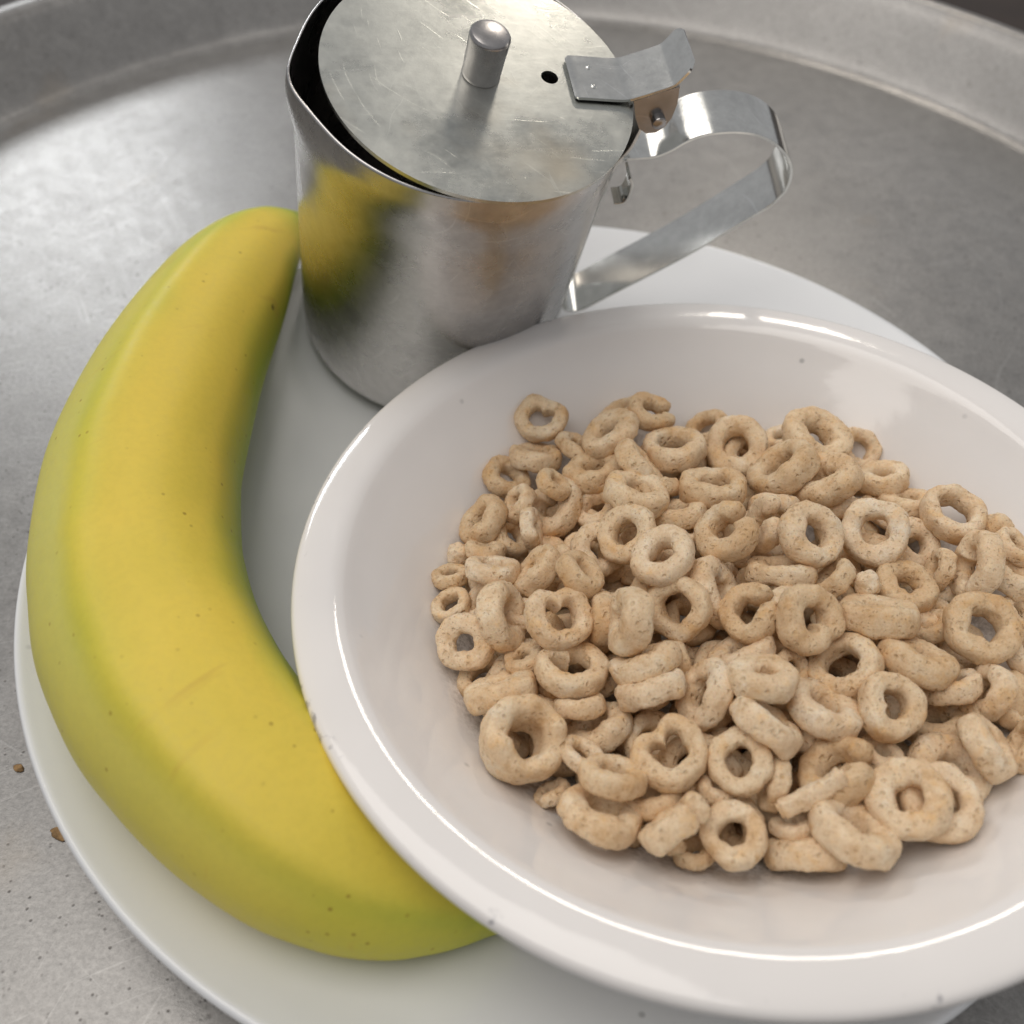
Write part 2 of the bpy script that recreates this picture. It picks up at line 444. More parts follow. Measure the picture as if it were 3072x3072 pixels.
# placement of every oat ring: centre (mm), axis, long direction, radius, kind, label, seen
RINGS = [
 ((5.61,162.74,31.41), (-0.125,-0.334,0.934), (0.992,-0.014,0.127), 5.97, "h", "pale heart-shaped oat ring standing upright at the back left against the bowl wall", 1),
 ((4.61,154.11,27.71), (0.034,0.52,0.854), (0.999,-0.025,-0.025), 5.9, "o", "oat ring lying flat just below the upright heart-shaped ring at the back left", 1),
 ((-1.4,148.91,26.21), (0.368,0.102,0.924), (0.929,-0.002,-0.369), 5.46, "o", "half hidden oat ring leaning on the left wall below the flat back-left ring", 1),
 ((13.4,156.02,29.44), (0.403,0.3,0.865), (0.915,-0.165,-0.369), 4.75, "c", "small curved oat piece poking out behind the flat ring at the back left", 1),
 ((20.37,155.78,34.44), (-0.514,0.185,0.837), (0.856,0.048,0.515), 6.72, "o", "tilted oat ring with open hole right of the upright heart-shaped ring", 1),
 ((23.72,166.7,29.65), (-0.544,0.371,0.753), (0.835,0.152,0.528), 5.88, "o", "rearmost tilted oat ring touching the bowl wall at the back left", 1),
 ((29.62,162.99,34.59), (0.316,0.094,0.944), (0.946,-0.113,-0.305), 5.72, "c", "rearmost curled oat ring half hidden at the back, right of the tilted pair", 1),
 ((25.76,144.69,36.33), (0.709,0.334,0.621), (0.697,-0.469,-0.543), 6.28, "o", "oat ring seen on edge, slanting down right below the tilted open ring at the back", 1),
 ((34,151.81,34.48), (-0.192,0.268,0.944), (0.975,-0.055,0.214), 6.83, "o", "plump oat ring lying nearly flat, left of the front-facing ring in the back row", 1),
 ((43.8,166.04,27.25), (-0.404,0.014,0.915), (0.909,-0.102,0.403), 5.13, "o", "oat ring peeping out behind the front-facing ring of the back row", 1),
 ((48.02,155.22,32.61), (-0.245,-0.444,0.862), (0.969,-0.13,0.208), 6.94, "o", "front-facing round oat ring with a deep hole in the back row", 1),
 ((17.37,146.64,31.41), (-0.233,0.355,0.905), (0.972,0.105,0.209), 6.79, "r", "long oat ring seen on edge between the back-left flat ring and the slanting one", 1),
 ((8.66,138.74,28.77), (-0.647,-0.218,0.73), (0.762,-0.155,0.629), 6.87, "p", "pinched oat ring with a dark hole, on the left below the back-left flat ring", 1),
 ((8.35,139.21,35.24), (0.528,0.222,0.82), (0.795,-0.47,-0.384), 3.89, "r", "short broken oat stub lying on the pinched ring at left", 1),
 ((24.66,134.87,38.33), (0.183,0.338,0.923), (0.957,-0.275,-0.089), 6.9, "r", "long edge-on oat ring lying across the left part of the heap", 1),
 ((40.44,138.45,37.62), (-0.08,0.372,0.925), (0.981,-0.136,0.14), 7, "r", "level edge-on oat ring below the front-facing ring in the back row", 1),
 ((-5.86,134.97,27.55), (-0.75,0.075,0.657), (0.534,0.654,0.536), 5.92, "r", "oat ring standing on edge against the left bowl wall, upper of the wall pieces", 1),
 ((1.29,138.35,29.8), (-0.804,0.029,0.594), (0.459,0.665,0.589), 4.32, "r", "small edge-on oat piece between the wall piece and the pinched ring at left", 1),
 ((0.18,133.07,25.08), (0.489,-0.024,0.872), (0.872,0.056,-0.487), 4.68, "o", "shaded oat ring under the edge-on pieces at the left wall", 1),
 ((4.07,131.19,30.49), (0.947,0.011,0.32), (0.319,0.045,-0.947), 4.56, "o", "narrow oat ring edge showing left of the pinched ring", 1),
 ((17.55,137.58,30.24), (-0.447,0.026,0.894), (0.894,-0.01,0.447), 5.38, "o", "oat ring mostly hidden under the long edge-on ring at left", 1),
 ((17.24,124.42,32.92), (0.524,-0.32,0.79), (0.852,0.219,-0.476), 5.95, "o", "oat ring behind and left of the broken-inside ring in the left middle", 1),
 ((22.51,124.74,37.89), (-0.57,-0.316,0.758), (0.821,-0.208,0.531), 6.01, "o", "round oat ring with ragged inside, left of the large tilted lens-holed ring", 1),
 ((28.2,115.94,42.63), (-0.374,0.08,0.924), (0.925,-0.039,0.378), 6.36, "o", "large tilted oat ring with lens-shaped hole on top of the left middle", 1),
 ((31.11,107.4,38.24), (-0.536,-0.512,0.672), (0.843,-0.28,0.459), 5.97, "o", "smooth round oat ring with a narrow upright hole, just below the lens-holed ring", 1),
 ((38.44,112.94,36.22), (0.743,-0.061,0.667), (0.664,-0.062,-0.745), 6.78, "o", "large oat ring mostly hidden behind the ring with the narrow upright hole", 1),
 ((5.38,118.71,32.47), (-0.793,0.177,0.582), (0.609,0.237,0.757), 5.85, "k", "slanting kidney-shaped oat ring left of the short stub in the left middle", 1),
 ((-3.47,119.36,31.45), (0.043,0.613,0.789), (0.999,-0.004,-0.052), 5.63, "o", "flat oval oat ring close to the left bowl wall", 1),
 ((-11.68,121.29,26.13), (-0.173,0.435,0.884), (0.974,0.209,0.087), 3.8, "r", "broken oat stub touching the left bowl wall, left of the flat oval ring", 1),
 ((-10.43,127.81,25.23), (0.458,0.558,0.692), (0.887,-0.234,-0.399), 2.65, "b", "pointed oat shard against the left bowl wall", 1),
 ((-4.98,127.25,27.83), (0.045,0.624,0.78), (0.998,-0.002,-0.055), 4.37, "o", "oat ring edge just behind the flat oval ring at the left wall", 1),
 ((13.19,113.73,38.76), (0.514,0.284,0.809), (0.793,-0.516,-0.323), 5.13, "r", "thick short oat tube slanting down right, in the left middle", 1),
 ((-10.9,113.94,26.55), (-0.354,0.087,0.931), (0.933,0.109,0.344), 4.04, "o", "pale oat ring above the round ring at the left wall, half hidden by it", 1),
 ((-7.7,103.47,29.75), (-0.25,-0.456,0.854), (0.967,-0.071,0.244), 5.61, "o", "round oat ring with a dark hole facing front at the left wall", 1),
 ((-0.9,107.76,32.55), (0.875,-0.058,0.481), (0.253,-0.792,-0.556), 6.92, "r", "upright edge-on oat ring beside the round ring at the left wall", 1),
 ((-5.3,114.14,27.54), (-0.738,-0.007,0.675), (0.673,0.072,0.736), 4.19, "o", "oat ring partly hidden left of the upright edge-on ring", 1),
 ((9.43,104.69,37.33), (0.28,-0.217,0.935), (0.96,0.088,-0.267), 6.24, "h", "oat ring with heart-shaped hole and pinched left side in the left middle", 1),
 ((3.33,110.4,30.23), (-0.046,0.196,0.98), (0.999,0.028,0.041), 3.77, "o", "shaded oat ring between the upright edge-on ring and the heart-holed ring", 1),
 ((3.5,100.14,30.01), (-0.337,0.375,0.864), (0.942,0.143,0.305), 3.96, "o", "shaded oat ring low between the left wall ring and the double-lobed ring", 1),
 ((21.59,101.44,41.82), (-0.988,-0.054,0.145), (0.154,-0.293,0.944), 7.26, "k", "big upright kidney-shaped oat puff in the left middle", 1),
 ((17.44,107.47,32.51), (-0.998,0.006,0.062), (0.061,-0.059,0.996), 6.59, "k", "narrow upright oat ring pressed to the left side of the kidney-shaped puff", 1),
 ((11.93,96.39,33.69), (0.059,0.316,0.947), (0.998,-0.039,-0.049), 6.76, "h", "dark gold oat ring with double-lobed hole below the heart-holed ring", 1),
 ((24.64,95.68,37.41), (-0.403,0.668,0.626), (0.907,0.199,0.371), 6.49, "k", "folded oat ring lying flat under the kidney-shaped puff", 1),
 ((25.32,90.94,36.72), (-0.37,0.715,0.593), (0.92,0.192,0.343), 6.24, "k", "lower of two folded oat rings stacked below the kidney-shaped puff", 1),
 ((-0.53,92.71,30.53), (-0.244,0.677,0.695), (0.97,0.181,0.164), 6.76, "k", "flat slot-holed oat ring just behind the big cup-shaped ring", 1),
 ((13.47,89.78,32.15), (-0.146,0.731,0.667), (0.987,0.064,0.145), 4.68, "o", "lumpy oat ring under the double-lobed ring", 1),
 ((41.08,124.12,40.5), (-0.625,-0.09,0.775), (0.777,-0.157,0.609), 6.6, "c", "open C-shaped oat ring right of the lens-holed ring", 1),
 ((33.68,132.74,35.45), (-0.256,0.528,0.809), (0.956,0.014,0.294), 5.71, "o", "oat ring behind the C-shaped ring, half hidden by the level edge-on ring", 1),
 ((34.81,128.09,34.58), (0.051,0.451,0.891), (0.989,-0.15,0.019), 3.76, "o", "shaded oat bit above the lens-holed ring", 1),
 ((55.64,144.73,37.06), (-0.703,0.29,0.649), (0.684,0.027,0.729), 7.69, "o", "long tilted oat ring right of the front-facing ring in the back row", 1),
 ((64.94,156.48,35.26), (0.171,-0.001,0.985), (0.968,-0.187,-0.169), 8.03, "o", "large oat ring at the back behind the long tilted ring", 1),
 ((63.68,141.53,37.72), (-0.591,0.169,0.789), (0.784,-0.111,0.611), 7.59, "k", "slot-holed tilted oat ring beside the long tilted ring at the back", 1),
 ((60.71,164.17,26.94), (-0.176,0.228,0.958), (0.966,-0.15,0.213), 4.32, "o", "oat bit at the back wall between the front-facing ring and the large back ring", 1),
 ((75.77,158.22,30.65), (0.156,-0.472,0.868), (0.986,0.028,-0.162), 4.96, "o", "golden blurred oat ring farthest back on the right", 1),
 ((66.88,140.14,32.65), (0.208,0.489,0.847), (0.935,-0.353,-0.026), 5.73, "o", "oat ring edge below the slot-holed tilted ring at the back", 1),
 ((49.09,127.4,39.4), (-0.964,-0.073,0.254), (0.262,-0.38,0.887), 5.7, "c", "small curly S-shaped oat ring right of the C-shaped ring", 1),
 ((56.63,122.52,42.8), (0.28,-0.323,0.904), (0.958,0.033,-0.285), 6.5, "o", "smooth oval oat ring tilted right with a slanted hole, top middle", 1),
 ((70.41,126.87,39.32), (-0.29,-0.365,0.885), (0.955,-0.166,0.245), 6.86, "o", "round oat ring with a nub inside its hole, right of the smooth oval ring", 1),
 ((81.01,130.05,32.21), (0.143,-0.466,0.873), (0.989,0.037,-0.142), 5.73, "o", "oat ring peeping out right of the nub-holed ring", 1),
 ((78.93,148.78,31.7), (-0.191,0.381,0.904), (0.937,-0.203,0.284), 5.91, "r", "small oat roll at the back right above the nub-holed ring", 1),
 ((82.58,141.69,31.9), (0.002,0.482,0.876), (0.943,-0.293,0.159), 5.59, "o", "oat ring under the small roll at the back right", 1),
 ((75.57,147.11,27.62), (-0.354,0.307,0.884), (0.9,-0.145,0.411), 4.84, "o", "oat bit behind the nub-holed ring", 1),
 ((88.31,134.43,37.29), (-0.043,-0.119,0.992), (0.979,-0.204,0.018), 6.4, "o", "ring with a shadowed hole at the back right wall", 1),
 ((97.04,132.7,35.31), (0.183,-0.191,0.964), (0.962,-0.168,-0.215), 3.29, "b", "small golden lump against the right back wall", 1),
 ((88.5,120.19,38.76), (-0.982,0.116,0.152), (0.12,-0.244,0.962), 7.05, "p", "puffy S-shaped oat ring on the right below the back-right wall ring", 1),
 ((95.44,120.29,36.49), (0.383,0.266,0.885), (0.835,-0.508,-0.209), 5.95, "o", "edge-on oat ring at right, tucked under the puffy S-shaped ring", 1),
 ((98.05,126.1,37.8), (0.44,0.071,0.895), (0.826,-0.423,-0.372), 4.36, "o", "oat ring at the right edge of the picture behind the puffy S-shaped ring", 1),
 ((83.42,121.96,34.7), (-0.963,0.171,0.21), (0.27,0.673,0.688), 4.36, "r", "small oat stub left of the puffy S-shaped ring", 1),
 ((66.13,113.91,39.99), (-0.308,-0.06,0.949), (0.941,-0.167,0.295), 2.63, "b", "tiny round oat nugget in the middle of the heap", 1),
 ((75.08,116.3,36.14), (0.056,0.045,0.997), (0.975,-0.216,-0.045), 6.05, "o", "oat ring with a shaded hole right of the tiny round nugget", 1),
 ((66.67,106.39,39.97), (-0.011,0.613,0.79), (0.947,-0.247,0.204), 7.3, "k", "large flat kidney-shaped oat ring below the tiny round nugget", 1),
 ((60.49,115.51,38.23), (-0.765,0.465,0.446), (0.589,0.223,0.777), 5.01, "o", "oat ring slanting behind the tiny round nugget, on its left", 1),
 ((51.35,117.43,37.38), (-0.012,0.651,0.759), (0.968,-0.181,0.171), 6.53, "o", "flat oat ring under the smooth oval ring", 1),
 ((43.46,105.61,40.34), (-0.595,-0.015,0.804), (0.8,-0.114,0.589), 5.88, "c", "open oat ring with a small dark hole, left of the tall pinched ring", 1),
 ((53.29,103.07,42.36), (0.359,-0.425,0.831), (0.933,0.17,-0.317), 6.53, "p", "tall pale oat ring pinched at left, left of the large kidney-shaped ring", 1),
 ((59.75,97.15,37.48), (-0.57,0.094,0.816), (0.809,-0.109,0.578), 6.52, "o", "oat ring with a dark triangular hole below the large kidney-shaped ring", 1),
 ((72.21,98.08,38.61), (0.206,0.487,0.849), (0.919,-0.394,0.003), 6.97, "k", "fat slot-holed oat ring sloping down right in the right middle", 1),
 ((84.84,104.69,40.27), (-0.035,-0.204,0.978), (0.991,-0.137,0.007), 6.78, "o", "big golden oat ring with a dark triangular hole at the right", 1),
 ((80.93,112.55,32.39), (0.196,0.296,0.935), (0.929,-0.362,-0.08), 5.07, "o", "shaded oat ring between the large kidney ring and the golden ring", 1),
 ((79.28,109.15,33.68), (-0.63,0.401,0.665), (0.721,-0.014,0.692), 4.35, "o", "oat ring hidden behind the fat slot-holed ring", 1),
 ((42.98,90.25,43.19), (0.034,0.37,0.928), (0.985,-0.172,0.033), 5.91, "k", "oval oat ring with a creased slot hole in the centre front", 1),
 ((41.87,99.21,36.57), (-0.434,0.557,0.708), (0.88,0.095,0.465), 6.14, "o", "arched oat ring just behind the creased oval ring", 1),
 ((50.84,97.09,36.07), (0.456,-0.222,0.862), (0.888,0.06,-0.455), 3.66, "o", "shaded oat ring right of the creased oval ring", 1),
 ((34.42,90.05,37.42), (-0.892,-0.018,0.452), (0.45,-0.122,0.885), 6.35, "o", "ring standing upright with a tall open hole left of the creased oval ring", 1),
 ((78.53,95.08,35.52), (-0.33,0.652,0.683), (0.872,-0.067,0.486), 5.46, "o", "oat ring under the lower end of the fat slot-holed ring", 1),
 ((84.42,94.16,35.95), (-0.907,0.217,0.362), (0.361,-0.044,0.931), 5.59, "o", "oat ring leaning at the right below the big golden ring", 1),
 ((96.07,113.17,34.15), (0.393,-0.107,0.913), (0.886,-0.222,-0.407), 3.58, "o", "oat bit at the right edge of the picture above the big golden ring's corner", 1),
 ((93.57,103.02,35.29), (0.589,-0.109,0.801), (0.766,-0.242,-0.596), 4.69, "o", "oat ring at the right edge of the picture beside the big golden ring", 1),
 ((89.41,95.14,32.74), (-0.906,0.375,0.195), (0.279,0.182,0.943), 5.07, "o", "oat ring at the right edge of the picture below the big golden ring", 1),
 ((85.12,121.09,29.08), (-0.339,0.557,0.758), (0.873,-0.113,0.474), 4.44, "o", "oat ring mostly hidden under the puffy S-shaped ring", 1),
 ((3.52,81.79,33.41), (0.242,-0.185,0.952), (0.969,0.085,-0.23), 7.28, "u", "big cup-shaped oat ring with a deep hollow and pale lumpy top at the front left", 1),
 ((17.05,87.17,28.91), (-0.518,0.447,0.729), (0.853,0.214,0.475), 6.22, "o", "shaded oat ring with a dark gap, right of the big cup-shaped ring", 1),
 ((13.46,79.94,33.27), (0.347,0.407,0.845), (0.937,-0.186,-0.295), 3.91, "o", "pale oat bit between the big cup-shaped ring and the short tube", 1),
 ((27.92,79.46,36.05), (-0.233,-0.084,0.969), (0.972,-0.041,0.23), 6.28, "h", "oat ring with heart-shaped hole at the front, left of the two round front rings", 1),
 ((31.65,77.24,30.5), (-0.267,0.663,0.699), (0.952,0.069,0.298), 3.33, "b", "oat lump under the front heart-holed ring", 1),
 ((18.47,74.82,35.91), (0.099,0.598,0.795), (0.981,-0.194,0.023), 5.6, "r", "golden cylinder-like oat tube under the front heart-holed ring", 1),
 ((16.57,69.69,32.82), (0.3,0.568,0.766), (0.92,-0.385,-0.075), 6.96, "r", "large pale oat roll at the front resting on the bowl wall", 1),
 ((25.58,73.23,30.7), (-0.257,0.675,0.691), (0.959,0.087,0.271), 4.85, "o", "oat ring wedged between the golden tube and the curved front piece", 1),
 ((27.86,66.69,37), (-0.616,0.715,0.33), (0.772,0.464,0.435), 5.93, "c", "thin curved oat piece at the front right of the large pale roll", 1),
 ((28.56,65.63,31.29), (-0.165,0.171,0.971), (0.985,-0.023,0.171), 1.79, "b", "tiny oat ball at the front below the thin curved piece", 1),
 ((39.04,77.55,37.83), (-0.281,-0.161,0.946), (0.959,-0.072,0.273), 5.62, "o", "upper of two round front-facing oat rings in the front middle", 1),
 ((37.31,66.54,34.81), (-0.274,-0.098,0.957), (0.961,-0.052,0.27), 5.45, "o", "lower of two round front-facing oat rings in the front middle", 1),
 ((9.04,75.44,27.74), (-0.518,0.556,0.65), (0.855,0.312,0.414), 3.21, "o", "oat bit behind the large pale roll at the front left", 1),
 ((32.05,65.62,28.99), (-0.135,0.582,0.802), (0.982,-0.029,0.187), 3.76, "o", "shaded oat ring left of the lower round front ring", 1),
 ((35.37,74.64,33.47), (0.274,0.413,0.868), (0.952,-0.245,-0.184), 3.26, "o", "shaded oat bit between the heart-holed ring and the lower round front ring", 1),
 ((43.67,83.71,39.5), (0.518,0.564,0.643), (0.821,-0.538,-0.191), 6.58, "o", "oat ring seen nearly on edge above the upper round front ring's right side", 1),
 ((52.85,86.72,31.75), (-0.304,0.645,0.701), (0.92,0.007,0.392), 5.13, "o", "shaded oat ring behind the arched ring in the front right", 1),
 ((54.49,88.11,37.64), (0.304,0.392,0.868), (0.824,-0.566,-0.033), 6.75, "r", "oat tube slanting down right, left of the pinched squarish ring", 1),
 ((64.91,87.91,39.59), (0.215,-0.295,0.931), (0.976,0.026,-0.217), 6.07, "p", "squarish oat ring with a small dent-like hole in the front right middle", 1),
 ((76.98,91.08,29.43), (-0.225,0.557,0.8), (0.918,-0.153,0.365), 6.42, "o", "arched oat ring over a dark gap at the front right", 1),
 ((75.25,79.14,33.44), (0.169,0.094,0.981), (0.964,-0.223,-0.145), 7.42, "p", "oat ring with a notch at its upper right, behind the big front-right ring", 1),
 ((64.76,71.53,39.36), (-0.46,-0.118,0.88), (0.886,-0.13,0.446), 6.56, "o", "big front-facing oat ring with a squarish hole at the front right", 1),
 ((70.63,72.15,37.53), (-0.219,-0.126,0.967), (0.973,-0.106,0.207), 6.34, "o", "oat ring half hidden behind the big front-facing ring at the front right", 1),
 ((80.08,81.79,38.72), (0.687,0.19,0.701), (0.613,-0.671,-0.418), 6.1, "o", "oat ring on edge at the far right front", 1),
 ((87.78,83.38,36.97), (-0.906,0.387,0.172), (0.274,0.226,0.935), 4.79, "o", "oat ring at the right edge of the picture beside the far right edge-on ring", 1),
 ((55.06,77.3,36.49), (-0.585,0.295,0.755), (0.792,0.008,0.61), 6.81, "c", "broken arched oat ring behind the crossed broken sticks at the front", 1),
 ((49.62,72.01,38.86), (-0.566,0.575,0.591), (0.823,0.349,0.448), 6.3, "s", "thin broken oat stick lying across the others at the front", 1),
 ((55.71,66.74,37.39), (0.279,0.489,0.827), (0.826,-0.562,0.054), 7.21, "r", "thick broken oat roll pointing down right at the very front", 1),
 ((47.91,69.2,32.31), (-0.124,0.758,0.64), (0.961,-0.069,0.268), 4.03, "o", "oat ring under the thin broken stick at the front", 1),
 ((49.42,65.49,31.1), (-0.071,0.886,0.457), (0.959,-0.067,0.277), 6.51, "o", "shaded oat ring lying flat at the very front bottom of the heap", 1),
 ((63.59,81.76,34.34), (0.18,0.364,0.914), (0.95,-0.304,-0.066), 4.2, "o", "oat bit above the big front-facing ring at front right", 1),
 ((45.1,75.89,34.13), (-0.992,0.089,0.094), (0.097,0.034,0.995), 4.71, "o", "shaded oat piece right of the two round front rings", 1),
 ((58.69,76.38,33.82), (0.627,-0.312,0.714), (0.777,0.304,-0.551), 3.97, "o", "oat bit between the broken roll and the big front-facing ring", 1),
 ((88.37,92.19,33.48), (0.497,0.263,0.827), (0.782,-0.549,-0.296), 4.39, "o", "oat bit above the far right edge-on ring", 1),
 ((70.33,126.84,28.19), (-0.745,-0.413,0.523), (-0.643,0.237,-0.728), 5.26, "o", "shaded oat ring glimpsed in the gap above and left of the tiny round nugget", 1),
 ((81.12,140.16,27.05), (0.493,0.52,0.698), (0.008,-0.805,0.594), 5.67, "o", "shaded oat ring glimpsed in the gap above and right of the nub-holed ring", 1),
 ((50.42,119.85,30.09), (-0.337,-0.043,0.94), (0.922,-0.219,0.321), 5.94, "o", "shaded oat ring glimpsed in the gap above and left of the tall pinched ring", 1),
 ((75.23,103.7,29.82), (0.333,-0.06,0.941), (-0.377,0.906,0.191), 5.6, "o", "shaded oat ring glimpsed in the gap left of the fat slot-holed ring", 1),
 ((39.44,87.61,28.44), (-0.12,0.734,0.668), (-0.149,0.652,-0.743), 5.27, "o", "shaded oat ring glimpsed in the gap above and left of the upper round front ring", 1),
 ((22.1,135.38,26.68), (-0.529,-0.068,0.846), (-0.465,0.857,-0.221), 5.84, "o", "shaded oat ring glimpsed in the gap above and left of the ragged-inside ring", 1),
 ((79.9,121.78,22.29), (-0.672,-0.189,0.716), (-0.663,0.585,-0.468), 5.36, "o", "shaded oat ring glimpsed in the gap right of the large flat kidney-shaped ring", 1),
 ((50.71,104.51,32.96), (0.267,0.443,0.856), (-0.944,0.3,0.138), 5.46, "o", "shaded oat ring glimpsed in the gap below and left of the tall pinched ring", 1),
 ((19.9,116.77,26.77), (-0.096,-0.791,-0.604), (0.873,-0.359,0.331), 5.82, "o", "shaded oat ring glimpsed in the gap above and left of the upright kidney-shaped puff", 1),
 ((10.38,96.8,25.81), (0.31,0.712,0.63), (0.819,-0.537,0.203), 6.05, "o", "shaded oat ring glimpsed in the gap below and left of the double-lobed dark gold ring", 1),
 ((49.59,147.12,22.48), (-0.499,-0.81,0.309), (-0.313,0.501,0.807), 5.29, "o", "shaded oat ring glimpsed in the gap above and right of the open C-shaped ring", 1),
 ((19.27,99.25,27.48), (-0.666,0.455,0.592), (0.59,-0.165,0.791), 5.45, "o", "shaded oat ring glimpsed in the gap right of the double-lobed dark gold ring", 1),
 ((27.77,115.78,33.22), (0.522,-0.851,-0.058), (0.835,0.524,-0.17), 5.68, "o", "shaded oat ring glimpsed in the gap below the large lens-holed ring", 1),
 ((41.35,161.33,21.98), (-0.363,0.079,0.928), (0.931,0.052,0.36), 5.31, "o", "shaded oat ring glimpsed below and right of the plump flat ring in the back row", 1),
 ((31.29,98.76,31.27), (0.969,0.214,0.126), (0.219,-0.5,-0.838), 5.54, "o", "shaded oat ring glimpsed in the gap right of the folded flat ring", 1),
 ((46.06,130.6,24.86), (-0.27,-0.152,0.951), (-0.451,-0.853,-0.264), 5.23, "o", "shaded oat ring glimpsed in the gap below the open C-shaped ring", 1),
 ((3.12,106.9,23.31), (-0.054,0.834,0.548), (-0.115,0.54,-0.834), 5.72, "o", "shaded oat ring glimpsed below and right of the upright edge-on ring at the left", 1),
 ((9.75,119.97,24.77), (-0.328,0.945,0.007), (0.894,0.313,-0.32), 5.71, "o", "shaded oat ring glimpsed in the gap above the pinched heart-holed ring", 1),
 ((29.12,139.68,33.79), (-0.306,0.816,0.491), (-0.353,0.382,-0.854), 5.82, "o", "shaded oat ring glimpsed in the gap right of the long edge-on ring at the left", 1),
 ((51.02,84.3,24.65), (0.469,-0.645,0.603), (-0.303,0.524,0.796), 5.2, "o", "shaded oat ring glimpsed in the gap above and left of the thin broken stick", 1),
 ((41.52,156.19,21.6), (-0.855,-0.256,0.45), (0.51,-0.267,0.817), 5.62, "o", "shaded oat ring glimpsed above and left of the level edge-on ring at the back", 1),
 ((13.64,143.44,22.74), (0.682,-0.145,0.717), (-0.715,-0.336,0.613), 5.27, "o", "shaded oat ring glimpsed in the gap right of the pinched ring at the left", 1),
 ((31.97,127.57,26.73), (0.491,0.87,0.042), (0.212,-0.073,-0.974), 5.38, "o", "shaded oat ring glimpsed in the gap below and right of the large lens-holed ring", 1),
 ((64.92,95.71,28.58), (0.588,-0.785,-0.195), (-0.391,-0.487,0.781), 5.47, "o", "shaded oat ring glimpsed in the gap left of the squarish ring at front right", 1),
 ((16.59,107.83,21.02), (0.651,-0.719,-0.243), (-0.242,0.107,-0.965), 5.58, "o", "shaded oat ring glimpsed in the gap above and right of the double-lobed dark gold ring", 1),
 ((32.53,159.27,22.42), (0.08,0.132,0.988), (-0.936,-0.33,0.12), 5.61, "o", "shaded oat ring glimpsed in the gap right of the slanting edge-on ring at the back", 1),
 ((78.01,133.03,23.85), (-0.518,0.353,0.779), (-0.468,-0.88,0.087), 5.64, "o", "shaded oat ring glimpsed in the gap below the nub-holed ring", 1),
 ((34.98,101.11,25.19), (-0.445,-0.531,0.721), (-0.56,-0.464,-0.686), 5.6, "o", "shaded oat ring glimpsed in the gap above and left of the tall-holed upright ring", 1),
 ((71.03,124.68,32.66), (-0.477,-0.399,0.783), (-0.803,-0.164,-0.573), 6.08, "o", "shaded oat ring glimpsed in the gap above the tiny round nugget", 1),
 ((36.29,81.55,29.86), (-0.675,-0.709,-0.204), (-0.222,0.459,-0.86), 5.83, "o", "shaded oat ring glimpsed in the gap left of the upper round front ring", 1),
 ((26.38,95.17,28.68), (0.596,-0.457,-0.66), (0.8,0.265,0.539), 5.28, "o", "shaded oat ring glimpsed in the gap below and left of the lower folded ring", 1),
 ((-0.5,100.06,22.28), (-0.837,0.53,-0.138), (-0.546,-0.789,0.281), 5.46, "o", "shaded oat ring glimpsed in the gap above the flat slot-holed ring", 1),
 ((10.86,137.6,23.56), (-0.381,-0.62,0.686), (-0.852,0.524,0), 5.55, "o", "shaded oat ring glimpsed below and right of the pinched ring at the left", 1),
 ((65.31,75.7,29.17), (0.172,-0.018,0.985), (0.196,0.981,-0.016), 5.63, "o", "shaded oat ring glimpsed in the gap left of the big front-right ring", 1),
 ((68.09,77.6,28.24), (-0.513,0.601,0.613), (-0.491,-0.791,0.365), 5.36, "o", "shaded oat ring glimpsed in the gap above and right of the thick broken roll", 1),
 ((13.26,113.93,23.56), (-0.267,0.704,0.658), (-0.006,-0.684,0.729), 5.99, "o", "shaded oat ring glimpsed in the gap right of the pinched heart-holed ring", 1),
 ((24.79,108.04,27.66), (0.686,-0.372,0.626), (0.291,0.928,0.232), 5.94, "o", "shaded oat ring glimpsed in the gap below and right of the upright kidney-shaped puff", 1),
 ((69.35,88.55,22.17), (-0.146,0.535,0.832), (0.531,0.752,-0.39), 5.26, "o", "shaded oat ring glimpsed in the gap below the squarish ring at front right", 1),
 ((59.55,87.78,28.75), (-0.329,-0.199,0.923), (-0.175,-0.948,-0.266), 5.59, "o", "shaded oat ring glimpsed in the gap below and right of the slanting oat tube", 1),
 ((43.53,153.44,25.85), (-0.393,0.565,-0.725), (-0.888,-0.437,0.141), 5.36, "o", "shaded oat ring glimpsed in the gap above the level edge-on ring at the back", 1),
 ((28.73,73.62,24.86), (-0.495,-0.262,0.828), (0.751,0.35,0.56), 5.72, "o", "shaded oat ring glimpsed in the gap above and left of the thin curved piece", 1),
 ((51.91,147.94,24.36), (-0.573,0.403,0.714), (0.686,0.712,0.149), 5.33, "o", "shaded oat ring glimpsed in the gap above and left of the curly S-shaped ring", 1),
 ((8.36,93.2,25.7), (0.227,0.696,0.682), (-0.763,-0.308,0.568), 5.77, "o", "shaded oat ring glimpsed in the gap above and right of the big cup-shaped ring", 1),
 ((68.69,136.51,27.75), (0.117,-0.037,0.992), (-0.506,-0.862,0.027), 5.34, "o", "shaded oat ring glimpsed in the gap right of the smooth oval ring", 1),
 ((39.76,100.18,30.71), (0.066,-0.094,0.993), (-0.701,0.704,0.113), 5.41, "o", "shaded oat ring glimpsed in the gap above and right of the tall-holed upright ring", 1),
 ((26.45,85.46,28.4), (0.245,-0.146,0.959), (-0.807,-0.579,0.118), 5.54, "o", "shaded oat ring glimpsed in the gap above and left of the front heart-holed ring", 1),
 ((44.13,119.67,28.8), (0.804,0.088,0.588), (0.193,-0.974,-0.119), 5.38, "o", "shaded oat ring glimpsed in the gap right of the ring with the narrow upright hole", 1),
 ((25.11,87.68,22.36), (-0.03,0.11,0.993), (-0.319,-0.943,0.095), 5.32, "o", "shaded oat ring glimpsed in the gap left of the front heart-holed ring", 1),
